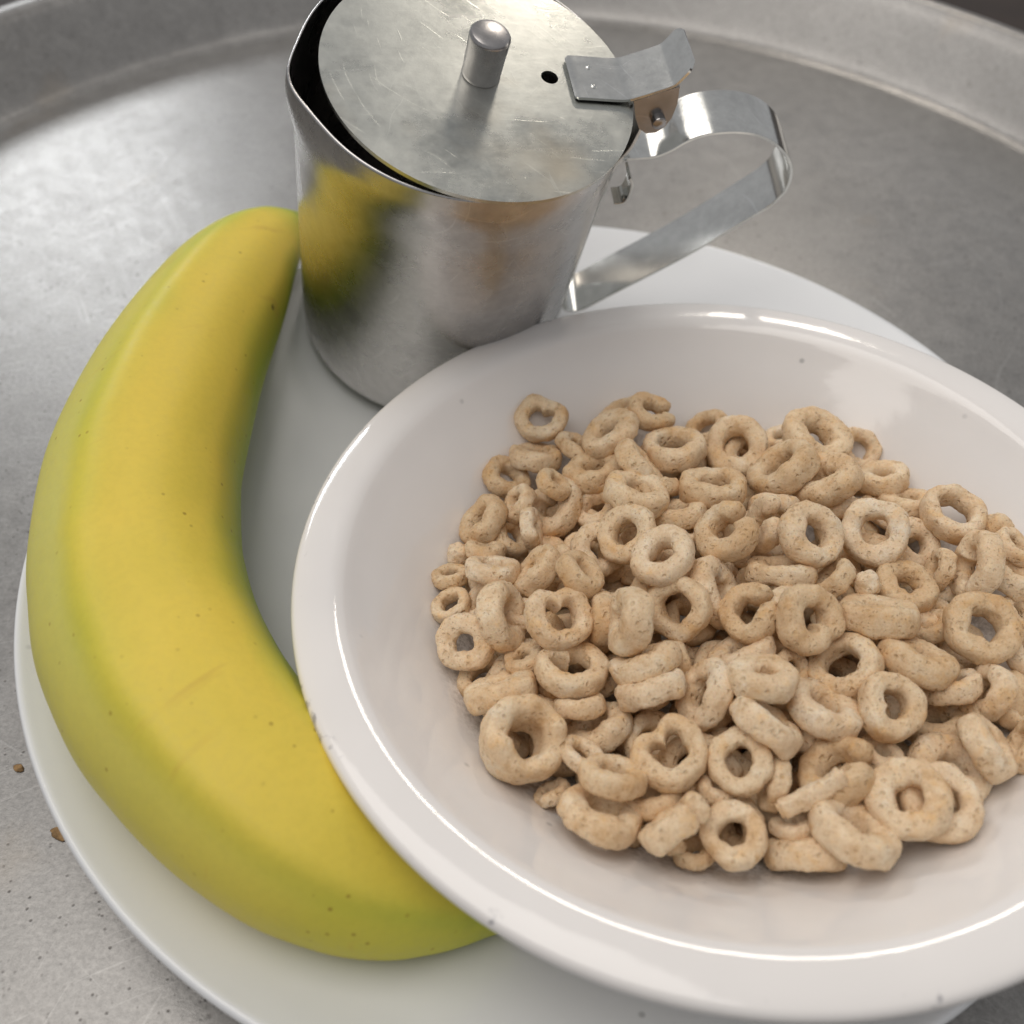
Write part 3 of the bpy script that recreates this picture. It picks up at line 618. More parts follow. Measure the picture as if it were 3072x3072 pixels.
 ((56.57,80.63,27.4), (-0.162,0.955,0.25), (0.43,-0.159,0.889), 5.98, "o", "shaded oat ring glimpsed in the gap below and left of the broken arched ring", 1),
 ((20.46,72.8,26.01), (-0.67,-0.632,-0.389), (-0.052,-0.483,0.874), 5.92, "o", "shaded oat ring glimpsed in the gap right of the large pale roll", 1),
 ((19.72,84.03,25.84), (0.237,0.061,0.97), (0.936,0.255,-0.245), 5.26, "o", "shaded oat ring glimpsed in the gap above the golden tube", 1),
 ((85.53,108.26,29.55), (-0.132,-0.036,-0.991), (0.827,0.547,-0.13), 5.39, "o", "shaded oat ring glimpsed in the gap below and left of the big golden ring", 1),
 ((50.64,75.22,23.91), (0.747,-0.008,0.665), (-0.665,-0.024,0.746), 5.66, "o", "shaded oat ring glimpsed in the gap below and left of the thin broken stick", 1),
 ((70.89,94.61,26.74), (-0.74,0.658,-0.142), (0.664,0.748,0.01), 6.04, "o", "shaded oat ring glimpsed below and right of the squarish ring at front right", 1),
 ((35.57,76.31,21.84), (0.732,0.193,0.654), (0.623,0.201,-0.756), 6, "o", "shaded oat ring glimpsed in the gap above and right of the thin curved piece", 1),
 ((62.89,90.25,31.35), (0.208,-0.796,0.568), (0.974,0.222,-0.046), 5.52, "o", "shaded oat ring glimpsed in the gap right of the slanting oat tube", 1),
 ((53.87,122.04,21.35), (-0.047,-0.052,0.998), (0.728,0.682,0.069), 5.52, "o", "shaded oat ring glimpsed in the gap above the creased oval ring", 1),
 ((26.36,137.3,28.35), (-0.34,0.67,0.66), (-0.743,0.24,-0.625), 6.07, "o", "shaded oat ring glimpsed in the gap above and right of the ragged-inside ring", 1),
 ((-0.26,129.24,19.28), (0.284,-0.674,0.682), (0.101,-0.686,-0.72), 5.32, "o", "shaded oat ring glimpsed right of the flat oval ring at the left wall", 1),
 ((46,161.3,22.86), (-0.274,-0.443,0.854), (0.52,-0.815,-0.256), 5.42, "o", "shaded oat ring glimpsed below and left of the front-facing ring in the back row", 1),
 ((32.38,119.75,31.39), (-0.785,-0.497,0.37), (0.614,-0.704,0.356), 5.8, "o", "shaded oat ring glimpsed in the gap above the ring with the narrow upright hole", 1),
 ((48.84,95.49,23.15), (-0.756,-0.558,0.342), (0.543,-0.243,0.804), 5.74, "o", "shaded oat ring glimpsed in the gap below the creased oval ring", 1),
 ((-5.93,120.74,22.68), (-0.889,-0.447,-0.093), (-0.369,0.584,0.723), 5.24, "o", "shaded oat ring glimpsed below and left of the flat oval ring at the left wall", 1),
 ((32.54,80.68,28.83), (0.031,-0.503,0.864), (0.855,-0.434,-0.283), 5.43, "o", "shaded oat ring glimpsed in the gap below and right of the front heart-holed ring", 1),
 ((63.67,127.14,25.2), (-0.797,-0.531,0.288), (-0.088,-0.369,-0.925), 5.71, "o", "shaded oat ring glimpsed in the gap below the smooth oval ring", 1),
 ((59.1,122.62,27.75), (0.207,0.277,0.938), (0.249,-0.942,0.223), 5.82, "o", "shaded oat ring glimpsed in the gap above the tall pinched ring", 1),
 ((50.23,95.68,33.09), (0.394,0.254,0.883), (0.919,-0.097,-0.382), 6.04, "o", "shaded oat ring glimpsed in the gap right of the creased oval ring", 1),
 ((-3.3,98.96,23.99), (-0.033,0.073,0.997), (-0.743,-0.669,0.024), 5.4, "o", "shaded oat ring glimpsed in the gap above and left of the flat slot-holed ring", 1),
 ((25.57,125.29,30.38), (-0.869,-0.244,0.431), (0.427,-0.81,0.401), 5.92, "o", "shaded oat ring glimpsed in the gap left of the large lens-holed ring", 1),
 ((34.56,109.93,30.42), (0.147,0.028,0.989), (0.95,-0.281,-0.134), 5.27, "o", "shaded oat ring glimpsed below and right of the ring with the narrow upright hole", 1),
 ((69.15,109.02,24.63), (-0.641,0.762,-0.094), (-0.616,-0.584,-0.528), 5.31, "o", "shaded oat ring glimpsed above and right of the ring with the dark triangular hole", 1),
 ((60.92,100.93,26.98), (-0.029,0.102,0.994), (0.773,-0.628,0.087), 5.68, "o", "shaded oat ring glimpsed below and left of the ring with the dark triangular hole", 1),
 ((68.67,100.57,25.08), (0.871,0.443,-0.212), (-0.164,0.668,0.726), 5.21, "o", "shaded oat ring glimpsed above and left of the squarish ring at front right", 1),
 ((73.34,139.63,23), (-0.223,0.428,0.876), (-0.888,0.282,-0.364), 5.64, "o", "shaded oat ring glimpsed in the gap left of the nub-holed ring", 1),
 ((20.45,137.6,24.27), (0.464,0.576,0.673), (-0.657,0.733,-0.175), 6.05, "o", "shaded oat ring glimpsed in the gap left of the ragged-inside ring", 1),
 ((58.02,118.25,29.08), (0.924,-0.225,0.31), (0.245,-0.272,-0.93), 5.83, "o", "shaded oat ring glimpsed in the gap left of the tiny round nugget", 1),
 ((32.47,73.88,25.65), (0.335,-0.893,-0.3), (-0.593,-0.448,0.669), 5.65, "o", "shaded oat ring glimpsed in the gap above and left of the lower round front ring", 1),
 ((47.27,94.16,28.66), (-0.422,-0.114,0.899), (0.87,-0.33,0.367), 5.84, "o", "shaded oat ring glimpsed in the gap left of the slanting oat tube", 1),
 ((43.11,73.11,25.06), (-0.575,-0.618,0.535), (0.764,-0.172,0.622), 5.83, "o", "shaded oat ring glimpsed in the gap above and right of the lower round front ring", 1),
 ((20.36,119.94,20.77), (-0.266,-0.405,0.875), (0.054,0.9,0.433), 6.06, "o", "shaded oat ring glimpsed in the gap below and right of the thick short tube", 1),
 ((30.56,86.31,23.87), (0.561,0.071,0.825), (-0.825,-0.033,0.564), 6.05, "o", "shaded oat ring glimpsed in the gap above and right of the front heart-holed ring", 1),
 ((51.27,156.07,28.34), (0.262,-0.357,0.897), (-0.561,-0.812,-0.159), 5.9, "o", "shaded oat ring glimpsed below and right of the front-facing ring in the back row", 1),
 ((41.82,132.16,28.54), (-0.66,-0.305,0.687), (0.143,0.847,0.513), 6.06, "o", "shaded oat ring glimpsed in the gap below and left of the open C-shaped ring", 1),
 ((1.16,89.4,23.36), (0.768,0.317,0.557), (-0.618,0.136,0.775), 5.84, "o", "shaded oat ring glimpsed in the gap above and left of the big cup-shaped ring", 1),
 ((63.87,118.32,30.49), (-0.629,-0.024,-0.777), (0.065,0.994,-0.083), 5.62, "o", "shaded oat ring glimpsed in the gap above and right of the tall pinched ring", 1),
 ((61.8,109.39,29.92), (0.709,0.259,0.656), (-0.401,0.913,0.073), 5.21, "o", "shaded oat ring glimpsed in the gap below and right of the tall pinched ring", 1),
 ((50.26,130.26,32.52), (0.329,-0.102,0.939), (-0.808,0.484,0.336), 5.71, "o", "shaded oat ring glimpsed in the gap below the curly S-shaped ring", 1),
 ((83.69,99.33,27.4), (0.786,-0.246,0.567), (-0.445,0.412,0.795), 5.29, "o", "shaded oat ring glimpsed in the gap above and right of the arched front-right ring", 1),
 ((42.52,82.06,27.27), (0.586,0.629,0.511), (0.81,-0.455,-0.37), 5.63, "o", "shaded oat ring glimpsed in the gap below and right of the upper round front ring", 1),
 ((10.54,87.82,21.48), (-0.227,-0.339,0.913), (0.51,0.757,0.408), 5.96, "o", "shaded oat ring glimpsed in the gap right of the big cup-shaped ring", 1),
 ((15.99,145.74,22.83), (-0.339,0.617,0.71), (-0.768,-0.617,0.17), 5.77, "o", "shaded oat ring glimpsed in the gap left of the long edge-on ring at the left", 1),
 ((54.57,73.29,27.67), (0.1,-0.131,0.986), (-0.57,-0.82,-0.051), 5.29, "o", "shaded oat ring glimpsed in the gap below and right of the thin broken stick", 1),
 ((9.05,129.58,22.22), (0.56,0.826,-0.057), (0.569,-0.334,0.752), 5.96, "o", "shaded oat ring glimpsed in the gap above and right of the slanting kidney-shaped ring", 1),
 ((52.85,135.29,35.67), (0.042,0.864,0.502), (0.452,0.432,-0.781), 5.89, "o", "shaded oat ring glimpsed in the gap above and right of the curly S-shaped ring", 1),
 ((63.8,139.4,23.24), (-0.41,-0.309,0.858), (0.903,-0.004,0.43), 5.69, "o", "shaded oat ring glimpsed in the gap left of the smooth oval ring", 1),
 ((18.73,82.84,20.58), (0.062,0.679,0.731), (0.593,0.564,-0.575), 5.48, "o", "shaded oat ring glimpsed in the gap left of the golden tube", 1),
 ((6.32,106.89,26.36), (-0.803,0.214,0.556), (-0.011,-0.939,0.345), 6.02, "o", "shaded oat ring glimpsed in the gap below and left of the pinched heart-holed ring", 1),
 ((46.06,112.76,25.2), (0.545,0.332,0.77), (0.828,-0.356,-0.433), 5.42, "o", "shaded oat ring glimpsed in the gap left of the tall pinched ring", 1),
 ((24.31,110.2,30.95), (-0.039,0.988,-0.153), (0.294,-0.135,-0.946), 5.74, "o", "shaded oat ring glimpsed in the gap above and right of the upright kidney-shaped puff", 1),
 ((50.64,108.04,37.36), (-0.814,0.379,-0.44), (0.343,-0.298,-0.891), 5.32, "o", "shaded oat ring glimpsed above and left of the ring with the dark triangular hole", 1),
 ((51.85,160.55,20.48), (-0.253,-0.751,0.609), (0.66,-0.595,-0.459), 5.69, "o", "shaded oat ring glimpsed in the gap below the front-facing ring in the back row", 1),
 ((70.96,111.34,32.31), (-0.43,0.221,0.876), (0.607,0.788,0.1), 5.92, "o", "shaded oat ring glimpsed in the gap below and right of the large flat kidney-shaped ring", 1),
 ((44.86,128.83,29.94), (0.228,0.405,0.885), (-0.952,-0.1,0.291), 5.75, "o", "shaded oat ring glimpsed in the gap below and left of the curly S-shaped ring", 1),
 ((24.3,106.05,22.29), (0.156,0.981,0.112), (-0.84,0.072,0.539), 5.99, "o", "shaded oat ring glimpsed in the gap left of the folded flat ring", 1),
 ((44.6,107.67,22.91), (0.537,-0.049,0.842), (-0.843,-0.061,0.534), 5.99, "o", "shaded oat ring glimpsed in the gap above and left of the creased oval ring", 1),
 ((36.15,132.58,25.35), (0.553,-0.102,0.827), (-0.833,-0.068,0.549), 5.86, "o", "shaded oat ring glimpsed in the gap above and right of the large lens-holed ring", 1),
 ((35.34,91.18,29.35), (-0.4,0.516,0.758), (-0.455,-0.829,0.324), 5.95, "o", "shaded oat ring glimpsed in the gap below the tall-holed upright ring", 1),
 ((43.09,84.4,24.66), (-0.793,0.493,0.358), (-0.602,-0.54,-0.589), 5.59, "o", "shaded oat ring glimpsed in the gap right of the upper round front ring", 1),
 ((40.1,71.39,27.57), (-0.868,-0.323,0.377), (-0.115,-0.608,-0.785), 5.44, "o", "shaded oat ring glimpsed in the gap right of the thin curved piece", 1),
 ((10.29,121.84,28.19), (0.712,0.364,-0.6), (-0.606,0.75,-0.265), 5.98, "o", "shaded oat ring glimpsed in the gap left of the thick short tube", 1),
 ((30.96,101.02,26.95), (-0.173,-0.588,0.79), (0.949,0.116,0.294), 5.9, "o", "shaded oat ring glimpsed in the gap above and right of the lower folded ring", 1),
 ((15.86,127.17,28.07), (0.099,0.064,0.993), (-0.746,0.666,0.031), 5.5, "o", "shaded oat ring glimpsed in the gap above the thick short tube", 1),
 ((12.9,109.3,22.39), (-0.433,0.774,0.461), (-0.23,0.4,-0.887), 5.59, "o", "shaded oat ring glimpsed in the gap above the double-lobed dark gold ring", 1),
 ((-3.76,119.39,19.72), (0.622,-0.025,0.782), (0.633,-0.572,-0.522), 5.45, "o", "shaded oat ring glimpsed above and left of the upright edge-on ring at the left", 1),
 ((23.36,126.69,26.02), (-0.498,0.579,0.646), (-0.16,-0.793,0.587), 5.38, "o", "shaded oat ring glimpsed in the gap below the ragged-inside ring", 1),
]


def banana_material():
    m, nt, b = material("banana_skin")
    L = nt.links
    at = N(nt, "ShaderNodeAttribute", attribute_name="skin")
    p = pos(nt)
    c = at.outputs["Color"]
    blot = tex(nt, p, scale=45, detail=4, rough=.55)
    c = mixc(nt, .5, c, ramp(nt, blot, [(.3, (.90, .93, .85)), (.5, (1, 1, 1)), (.72, (1.05, 1.0, .92))]).outputs[0], 'MULTIPLY')
    fin = tex(nt, p, scale=700, detail=3)
    c = mixc(nt, .25, c, ramp(nt, fin, [(.35, g(.88)), (.6, g(1.03))]).outputs[0], 'MULTIPLY')
    # small brown freckles
    v = tex(nt, p, "vor", scale=260)
    gate = ramp(nt, tex(nt, p, scale=75, detail=2), [(.40, g(0)), (.54, g(1))]).outputs[0]
    fr = math_node(nt, 'MULTIPLY', ramp(nt, v, [(.045, g(.9)), (.13, g(0))]).outputs[0], gate)
    c = mixc(nt, math_node(nt, 'MULTIPLY', fr, .8), c, (.30, .17, .02, 1))
    # streaky bruise lines
    s = ramp(nt, tex(nt, pos(nt, (180, 22, 60), rot=(0, 0, .7)), scale=1, detail=3), [(.66, g(0)), (.78, g(.45))]).outputs[0]
    c = mixc(nt, s, c, (.55, .33, .06, 1))
    # the two dark nicks
    for (q, r0, col, k) in (((-58.5, 190.4, 37.1), 1.15, (.055, .03, .012), .95), ((-81.6, 165.5, 51.1), .8, (.22, .15, .05), .6)):
        d = N(nt, "ShaderNodeVectorMath", operation='DISTANCE')
        L.new(pos(nt), d.inputs[0]); d.inputs[1].default_value = Vector(q) * MM
        dd = math_node(nt, 'ADD', d.outputs["Value"], math_node(nt, 'MULTIPLY', tex(nt, p, scale=600, detail=2), .0010))
        k2 = N(nt, "ShaderNodeMapRange", i_1=r0 * 1.45 * MM, i_2=r0 * .8 * MM, i_3=0.0, i_4=k); L.new(dd, k2.inputs[0])
        c = mixc(nt, k2.outputs[0], c, (*col, 1))
    L.new(c, b.inputs["Base Color"])
    L.new(ramp(nt, fin, [(.3, g(.42)), (.7, g(.56))]).outputs[0], b.inputs["Roughness"])
    b.inputs["Specular IOR Level"].default_value = .30
    b.inputs["Subsurface Weight"].default_value = .15
    b.inputs["Subsurface Radius"].default_value = (1.0, .7, .15)
    b.inputs["Subsurface Scale"].default_value = .002
    n0 = bump(nt, blot, 1.0, .25 * MM)
    L.new(bump(nt, fin, 1.0, .025 * MM, n0), b.inputs["Normal"])
    return m


def plain(name, col, rough, scale=300, var=.25):
    m, nt, b = material(name)
    n = tex(nt, pos(nt), scale=scale, detail=4)
    nt.links.new(ramp(nt, n, [(.3, tuple(c * (1 - var) for c in col)), (.7, tuple(min(1, c * (1 + var)) for c in col))]).outputs[0], b.inputs["Base Color"])
    b.inputs["Roughness"].default_value = rough
    nt.links.new(bump(nt, n, .6, .1 * MM), b.inputs["Normal"])
    return m


MAT["banana"] = banana_material()
MAT["stem"] = plain("banana_stem", (.36, .40, .07), .6)
MAT["tip"] = plain("banana_tip", (.05, .035, .02), .8)
MAT["table"] = plain("dark_brown_table", (.022, .013, .009), .7, scale=40)
MAT["crumb"] = plain("brown_crumb", (.26, .155, .065), .85, scale=900, var=.5)

# ------------------------------------------------------------------ table and tray
v, f = [(-900, -500, -6), (900, -500, -6), (900, 1200, -6), (-900, 1200, -6), (-900, -500, -36), (900, -500, -36), (900, 1200, -36), (-900, 1200, -36)], \
       [(0, 1, 2, 3), (4, 7, 6, 5), (0, 4, 5, 1), (1, 5, 6, 2), (2, 6, 7, 3), (3, 7, 4, 0)]
tag(mesh_obj("table", v, f, MAT["table"], smooth=False), kind="structure")

TRAY = (2.8, 223.6, 0)
tray = tag(empty("serving_tray", TRAY), "large round worn aluminium tray with raised rim under everything", "tray")
TM = Matrix.Translation(Vector(TRAY) * MM)
v, f = lathe(smooth_profile([(0, 0), (60, 0), (120, 0), (180, 0), (214, 0), (218.5, .15), (221.5, .8)], 4)
             + [(221.5, -1.0), (214, -2.2), (0, -2.2)], 200)
mesh_obj("tray_floor", v, f, MAT["tray"], tray, matrix=TM, autosharp=50, weld=True)
v, f = lathe(smooth_profile([(221.6, .85), (224, 2.6), (229, 8.5), (235, 16.0), (239.5, 21.6), (241.5, 23.4)], 4)
             + [(241.0, 21.2), (230, 6.6), (224.5, .6), (221.6, -1.0), (221.6, .85)], 200)
mesh_obj("tray_wall", v, f, MAT["tray"], tray, matrix=TM, autosharp=50)
v, f = lathe(smooth_profile([(241.6, 23.45), (243.2, 24.6), (246, 25.3), (249.2, 24.6), (251.3, 22.6), (251.6, 20.0), (250.2, 18.2),
                             (247.5, 17.6), (244.5, 18.8), (242.6, 21.3), (241.6, 23.45)], 4), 200)
mesh_obj("rolled_edge", v, f, MAT["tray"], tray, matrix=TM)

# ------------------------------------------------------------------ plate
PC = (12.3, 141.4, 0)
v, f = lathe(smooth_profile([(0, 4.0), (20, 4.0), (45, 4.0), (56, 4.1), (66, 5.0), (78, 7.8), (90, 11.6), (102, 16.6), (109.5, 20.6),
                             (112.2, 22.0), (113.2, 21.5), (113.0, 20.2), (109, 17.2), (98, 11.4), (84, 5.8), (72, 2.4),
                             (66, 1.2), (64, .15), (60, .15), (58.5, 1.3), (40, 1.3), (0, 1.3)], 5), 220)
tag(mesh_obj("dinner_plate", v, f, MAT["plate"], matrix=Matrix.Translation(Vector(PC) * MM)),
    "round cool white glazed plate holding the bowl, banana and steel pitcher", "plate")

# ------------------------------------------------------------------ bowl
BC = Vector((40.09, 116.74, 44.8))
BN = nrm((-.0439, .0444, 1))
BX = Vector((0, 1, 0)).cross(BN).normalized()
BY = BN.cross(BX)
BM = frame_matrix(BC, BX, BY, BN)
prof = smooth_profile([(0, -34.6), (14, -34.5), (26, -33.6), (36, -31.0), (44, -26.9), (50.5, -21.9), (56, -16.6), (60.6, -12.0), (64.4, -8.3), (67.0, -5.8), (68.7, -4.1), (69.9, -2.9), (70.9, -2.05), (72.2, -1.45),
                       (73.8, -1.15), (76.2, -1.05), (78.1, -1.2), (79.4, -1.6), (80.0, -2.5), (79.9, -3.8), (78.6, -4.6), (75, -8.2), (69, -14.0),
                       (61, -22.0), (52, -29.8), (43, -35.2), (37.2, -37.4), (35.6, -38.6), (33.4, -38.6), (32, -37.6), (14, -37.2), (0, -37.2)], 6)
v, f = lathe(prof, 240)
tag(mesh_obj("cereal_bowl", v, f, MAT["bowl"], matrix=BM),
    "off white ceramic bowl with wide flared rim, full of oat rings", "bowl")

# ------------------------------------------------------------------ banana
ST = [(-58.8, 246.4, 24.2, 3.0), (-61.5, 241.6, 26.0, 3.8), (-65.5, 235.2, 27.8, 6.8), (-68.5, 226.2, 29.8, 10.4), (-71.1, 216.0, 31.1, 13.3),
      (-73.0, 204.4, 32.0, 15.5), (-74.6, 191.7, 32.4, 17.0), (-76.1, 179.2, 32.3, 18.2), (-76.9, 166.9, 32.1, 19.1), (-77.1, 154.7, 31.9, 19.7),
      (-76.8, 143.7, 31.7, 20.1), (-75.7, 134.9, 31.6, 20.3), (-72.1, 118.6, 31.4, 20.5), (-69.1, 110.0, 31.3, 20.4), (-65.6, 101.9, 31.0, 20.3),
      (-61.1, 94.4, 30.6, 19.9), (-56.0, 87.4, 30.1, 19.6), (-50.5, 81.6, 29.5, 19.0), (-45.0, 76.6, 28.7, 18.4), (-38.9, 71.8, 27.8, 17.6),
      (-33.0, 67.8, 26.7, 16.6), (-27.0, 64.9, 25.2, 15.6), (-21.2, 62.6, 23.5, 14.1), (-15.1, 61.2, 21.4, 12.2), (-9.9, 60.8, 19.2, 10.0),
      (-5.5, 61.0, 16.8, 8.0), (-1.5, 61.5, 14.6, 6.1), (3.5, 62.1, 12.7, 4.4), (7.7, 62.9, 11.1, 3.3), (10.5, 63.6, 9.7, 2.8)]
fine = smooth_profile(ST, 12)
banana = tag(empty("banana", (-70, 120, 13)), "ripe yellow banana tinged green along its edges, curved along the left side of the plate", "banana")


def banana_piece(name, pts, mat, i0, i1, total, cap0, cap1):
    SEG = 120
    verts, faces, cols = [], [], []
    for i in range(i0, i1 + 1):
        q = pts[i]
        c = Vector(q[:3]); R = q[3]
        t = (Vector(pts[min(i + 1, total - 1)][:3]) - Vector(pts[max(i - 1, 0)][:3])).normalized()
        up = (Vector((0.05, -.42, 1)) - t * Vector((0.05, -.42, 1)).dot(t)).normalized()
        side = up.cross(t)         # points to the outer (left) side of the bend
        if side.x > 0: side = -side
        u = i / (total - 1)
        for k in range(SEG):
            a = 2 * math.pi * k / SEG      # 0 = up, positive towards the outer side
            deg = math.degrees(a)
            if deg > 180: deg -= 360
            ph = ((deg - 10) % 72) / 72.0
            ph = min(ph, 1 - ph)           # 0 on a ridge, .5 in the middle of a face
            k2 = 1.0 + .048 * math.exp(-(ph / .15) ** 2) - .018 * math.cos(2 * math.pi * (ph - .5)) * .5
            k2 = 1 + (k2 - 1) * (1.0 if deg > -12 else (.3 if deg < -25 else .3 + .7 * (deg + 25) / 20))
            if deg > 40: k2 = 1 + (k2 - 1) * max(.3, 1 - (deg - 40) / 30)
            fade = min(1, max(0, (R - 4) / 10))
            rr = R * (1 + (k2 - 1) * fade) * .958
            d = up * math.cos(a) + side * math.sin(a)
            pnt = c + d * rr
            nz = noise.noise(pnt * .03)
            pnt += d * nz * .5 * fade
            verts.append(tuple(pnt))
            # skin colour: yellow faces, green along ridges, both ends and the inner curve
            n2 = noise.noise(pnt * .022 + Vector((7, 3, 1)))
            n3 = noise.noise(pnt * .06 + Vector((1, 9, 4)))
            green = .42 * math.exp(-((deg - 13 + 6 * n3) / 12) ** 2) * (.7 + .6 * n2)
            green += .66 * max(0, min(1, (deg - 6 + 8 * n3) / 16)) * (.55 + .5 * n2)
            green += 1.0 * max(0, min(1, (-deg - 54 + 10 * n3) / 34)) * (1.0 if .12 < u else .5)
            green += .9 * max(0, min(1, (.115 - u) / .06))
            green += .45 * max(0, min(1, (u - .68) / .2))
            green = max(0, min(1, green))
            ye = Vector((.77, .585, .085)); gr = Vector((.40, .48, .045))
            pale = max(0, min(1, (deg - 16) / 12)) * max(0, min(1, 1 - abs(u - .42) / .34)) * .8  # paler outer face: greenish skin plus a sky reflection put into the colour
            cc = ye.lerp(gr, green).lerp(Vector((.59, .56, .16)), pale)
            br = max(0, 1 - abs(deg - 82 + 5 * n3) / 12) * max(0, min(1, (u - .50) / .1)) * max(0, .55 + n2)
            cc = cc.lerp(Vector((.40, .28, .10)), min(.75, br))
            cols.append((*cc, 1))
    m = i1 - i0 + 1
    for i in range(m - 1):
        for k in range(SEG):
            faces.append((i * SEG + k, i * SEG + (k + 1) % SEG, (i + 1) * SEG + (k + 1) % SEG, (i + 1) * SEG + k))
    if cap0: faces.append(tuple(range(SEG)))
    if cap1: faces.append(tuple((m - 1) * SEG + k for k in range(SEG)))
    o = mesh_obj(name, verts, faces, mat, banana)
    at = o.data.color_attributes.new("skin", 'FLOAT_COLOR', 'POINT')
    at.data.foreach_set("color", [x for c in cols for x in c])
    return o


NF = len(fine)
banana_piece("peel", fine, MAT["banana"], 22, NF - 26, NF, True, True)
banana_piece("stem", fine, MAT["stem"], 0, 22, NF, True, False)
banana_piece("blossom_tip", fine, MAT["tip"], NF - 26, NF - 1, NF, False, True)

# ------------------------------------------------------------------ steel pitcher
PB = Vector((-25.2, 219.0, 15.4))
PN = nrm((.151, -.336, 1))
PX = Vector((0, 1, 0)).cross(PN).normalized()
PY = PN.cross(PX)
PM = frame_matrix(PB, PX, PY, PN)
pitcher = tag(empty("creamer_pitcher"), "small scratched stainless steel pitcher with hinged lid and strap handle, leaning on the plate rim", "pitcher")
pitcher.matrix_world = PM
SPOUT = math.radians(202)
HT = 86.3


LIDN0 = nrm((.22, -.25, 1))
LID_N = (LIDN0.dot(PX), LIDN0.dot(PY), LIDN0.dot(PN))
_lc = Vector((-9.76, 187.91, 95.98)) - PB
LID_LOCAL = (_lc.dot(PX), _lc.dot(PY), _lc.dot(PN))


def spout_fun(a, r, z):
    d = math.degrees((a - SPOUT + math.pi) % (2 * math.pi) - math.pi)
    k = max(0.0, min(1.0, (z - 70.0) / (HT - 70.0)))
    lift = 1.3 * math.exp(-(d / 75) ** 2) + 2.0 * math.exp(-(d / 13) ** 2)
    lift += 1.0 * math.cos(a) - 1.6 * math.sin(a)
    # the rim is cut parallel to the closed lid, so it stands higher at the spout than at the hinge
    px, py = 32 * math.cos(a) - LID_LOCAL[0], 32 * math.sin(a) - LID_LOCAL[1]
    plane = LID_LOCAL[2] - .75 - 2.4 * math.exp(-(d / 85) ** 2) - (px * LID_N[0] + py * LID_N[1]) / LID_N[2]
    dz = (plane - HT) * k + .3 * math.exp(-(d / 20) ** 2) * k
    return (r + lift * k ** 1.6 if r > 20 else r), z + dz


prof = smooth_profile([(0, 1.0), (24, 1.0), (28.6, .0), (30.6, .15), (32.2, 1.3), (33.0, 3.2), (33.3, 6), (33.35, 25), (33.3, 50), (33.25, 68),
                       (33.35, 76), (33.3, 79.5), (32.95, 82.2), (32.2, 84.5), (31.5, HT)], 5)
prof += smooth_profile([(31.2, HT + .3), (30.9, HT), (31.2, 84), (32.0, 80), (32.2, 73), (32.5, 50), (32.5, 6), (31, 2.6), (24, 2.0), (0, 2.0)], 4)
v, f = lathe(prof, 180, spout_fun)
mesh_obj("pitcher_body", v, f, MAT["steel_body"], pitcher, matrix=PM)

# handle, in the plane of HE and PN
HA = math.radians(13)
HE = PX * math.cos(HA) + PY * math.sin(HA)
HB = PN.cross(HE)
hp = [(34.6, 55.0), (34.6, 60.5), (35.0, 64.8), (36.6, 66.7), (39.7, 67.1), (43.3, 67.7), (46.3, 69.6), (48.7, 72.1), (51.6, 74.0), (55.5, 75.0),
      (59.7, 75.2), (63.9, 74.5), (68.1, 72.7), (71.8, 70.0), (74.9, 66.8), (77.1, 63.4), (78.4, 59.4), (78.6, 55.4), (77.2, 51.0), (74.4, 47.0), (64.3, 33.8),
      (56.1, 24.6), (47.5, 15.6), (42.0, 9.6), (39.4, 7.6), (37.0, 7.4), (35.4, 8.6), (34.8, 11.0), (34.7, 15.0)]
v, f = strap(smooth_profile(hp, 5), 11.4, .75, PB, HE, HB, PN)
mesh_obj("handle", v, f, MAT["steel_bright"], pitcher, autosharp=30)
v, f = strap(smooth_profile([(33.95, 66.0), (33.95, 45), (33.95, 25), (33.95, 6.5)], 4), 12.6, .7, PB, HE, HB, PN)
mesh_obj("backing_strap", v, f, MAT["steel_bright"], pitcher, autosharp=30)
v, f = strap(smooth_profile([(34.4, 66.4), (35.4, 68.6), (36.5, 72.0), (36.9, 76.0), (37.4, 80.2), (38.6, 83.2)], 4), 13.5, .7, PB, HE, HB, PN)
mesh_obj("hinge_bracket", v, f, MAT["steel_bright"], pitcher, autosharp=30)
v, f = strap(smooth_profile([(35.9, 57.2), (37.8, 57.5), (38.6, 59.2), (38.4, 63.2), (37.2, 65.6)], 4), 4.6, .6, PB, HE, HB * 1.0, PN)
v = [tuple(Vector(q) - HB * 7.6) for q in v]
mesh_obj("bracket_clip", v, f, MAT["steel_bright"], pitcher, autosharp=30)

# lid
LC = Vector((-9.76, 187.91, 95.98))
LN = nrm((.22, -.25, 1))
LX = Vector((0, 1, 0)).cross(LN).normalized()
LY = LN.cross(LX)
LM = frame_matrix(LC, LX, LY, LN)
LR = 30.6
LA = math.radians(15.5)
KO = (-.2, 1.0)
LE = LX * math.cos(LA) + LY * math.sin(LA)
LB = LN.cross(LE)
LO = LC + LX * KO[0] + LY * KO[1]
lid_anchor = pitcher


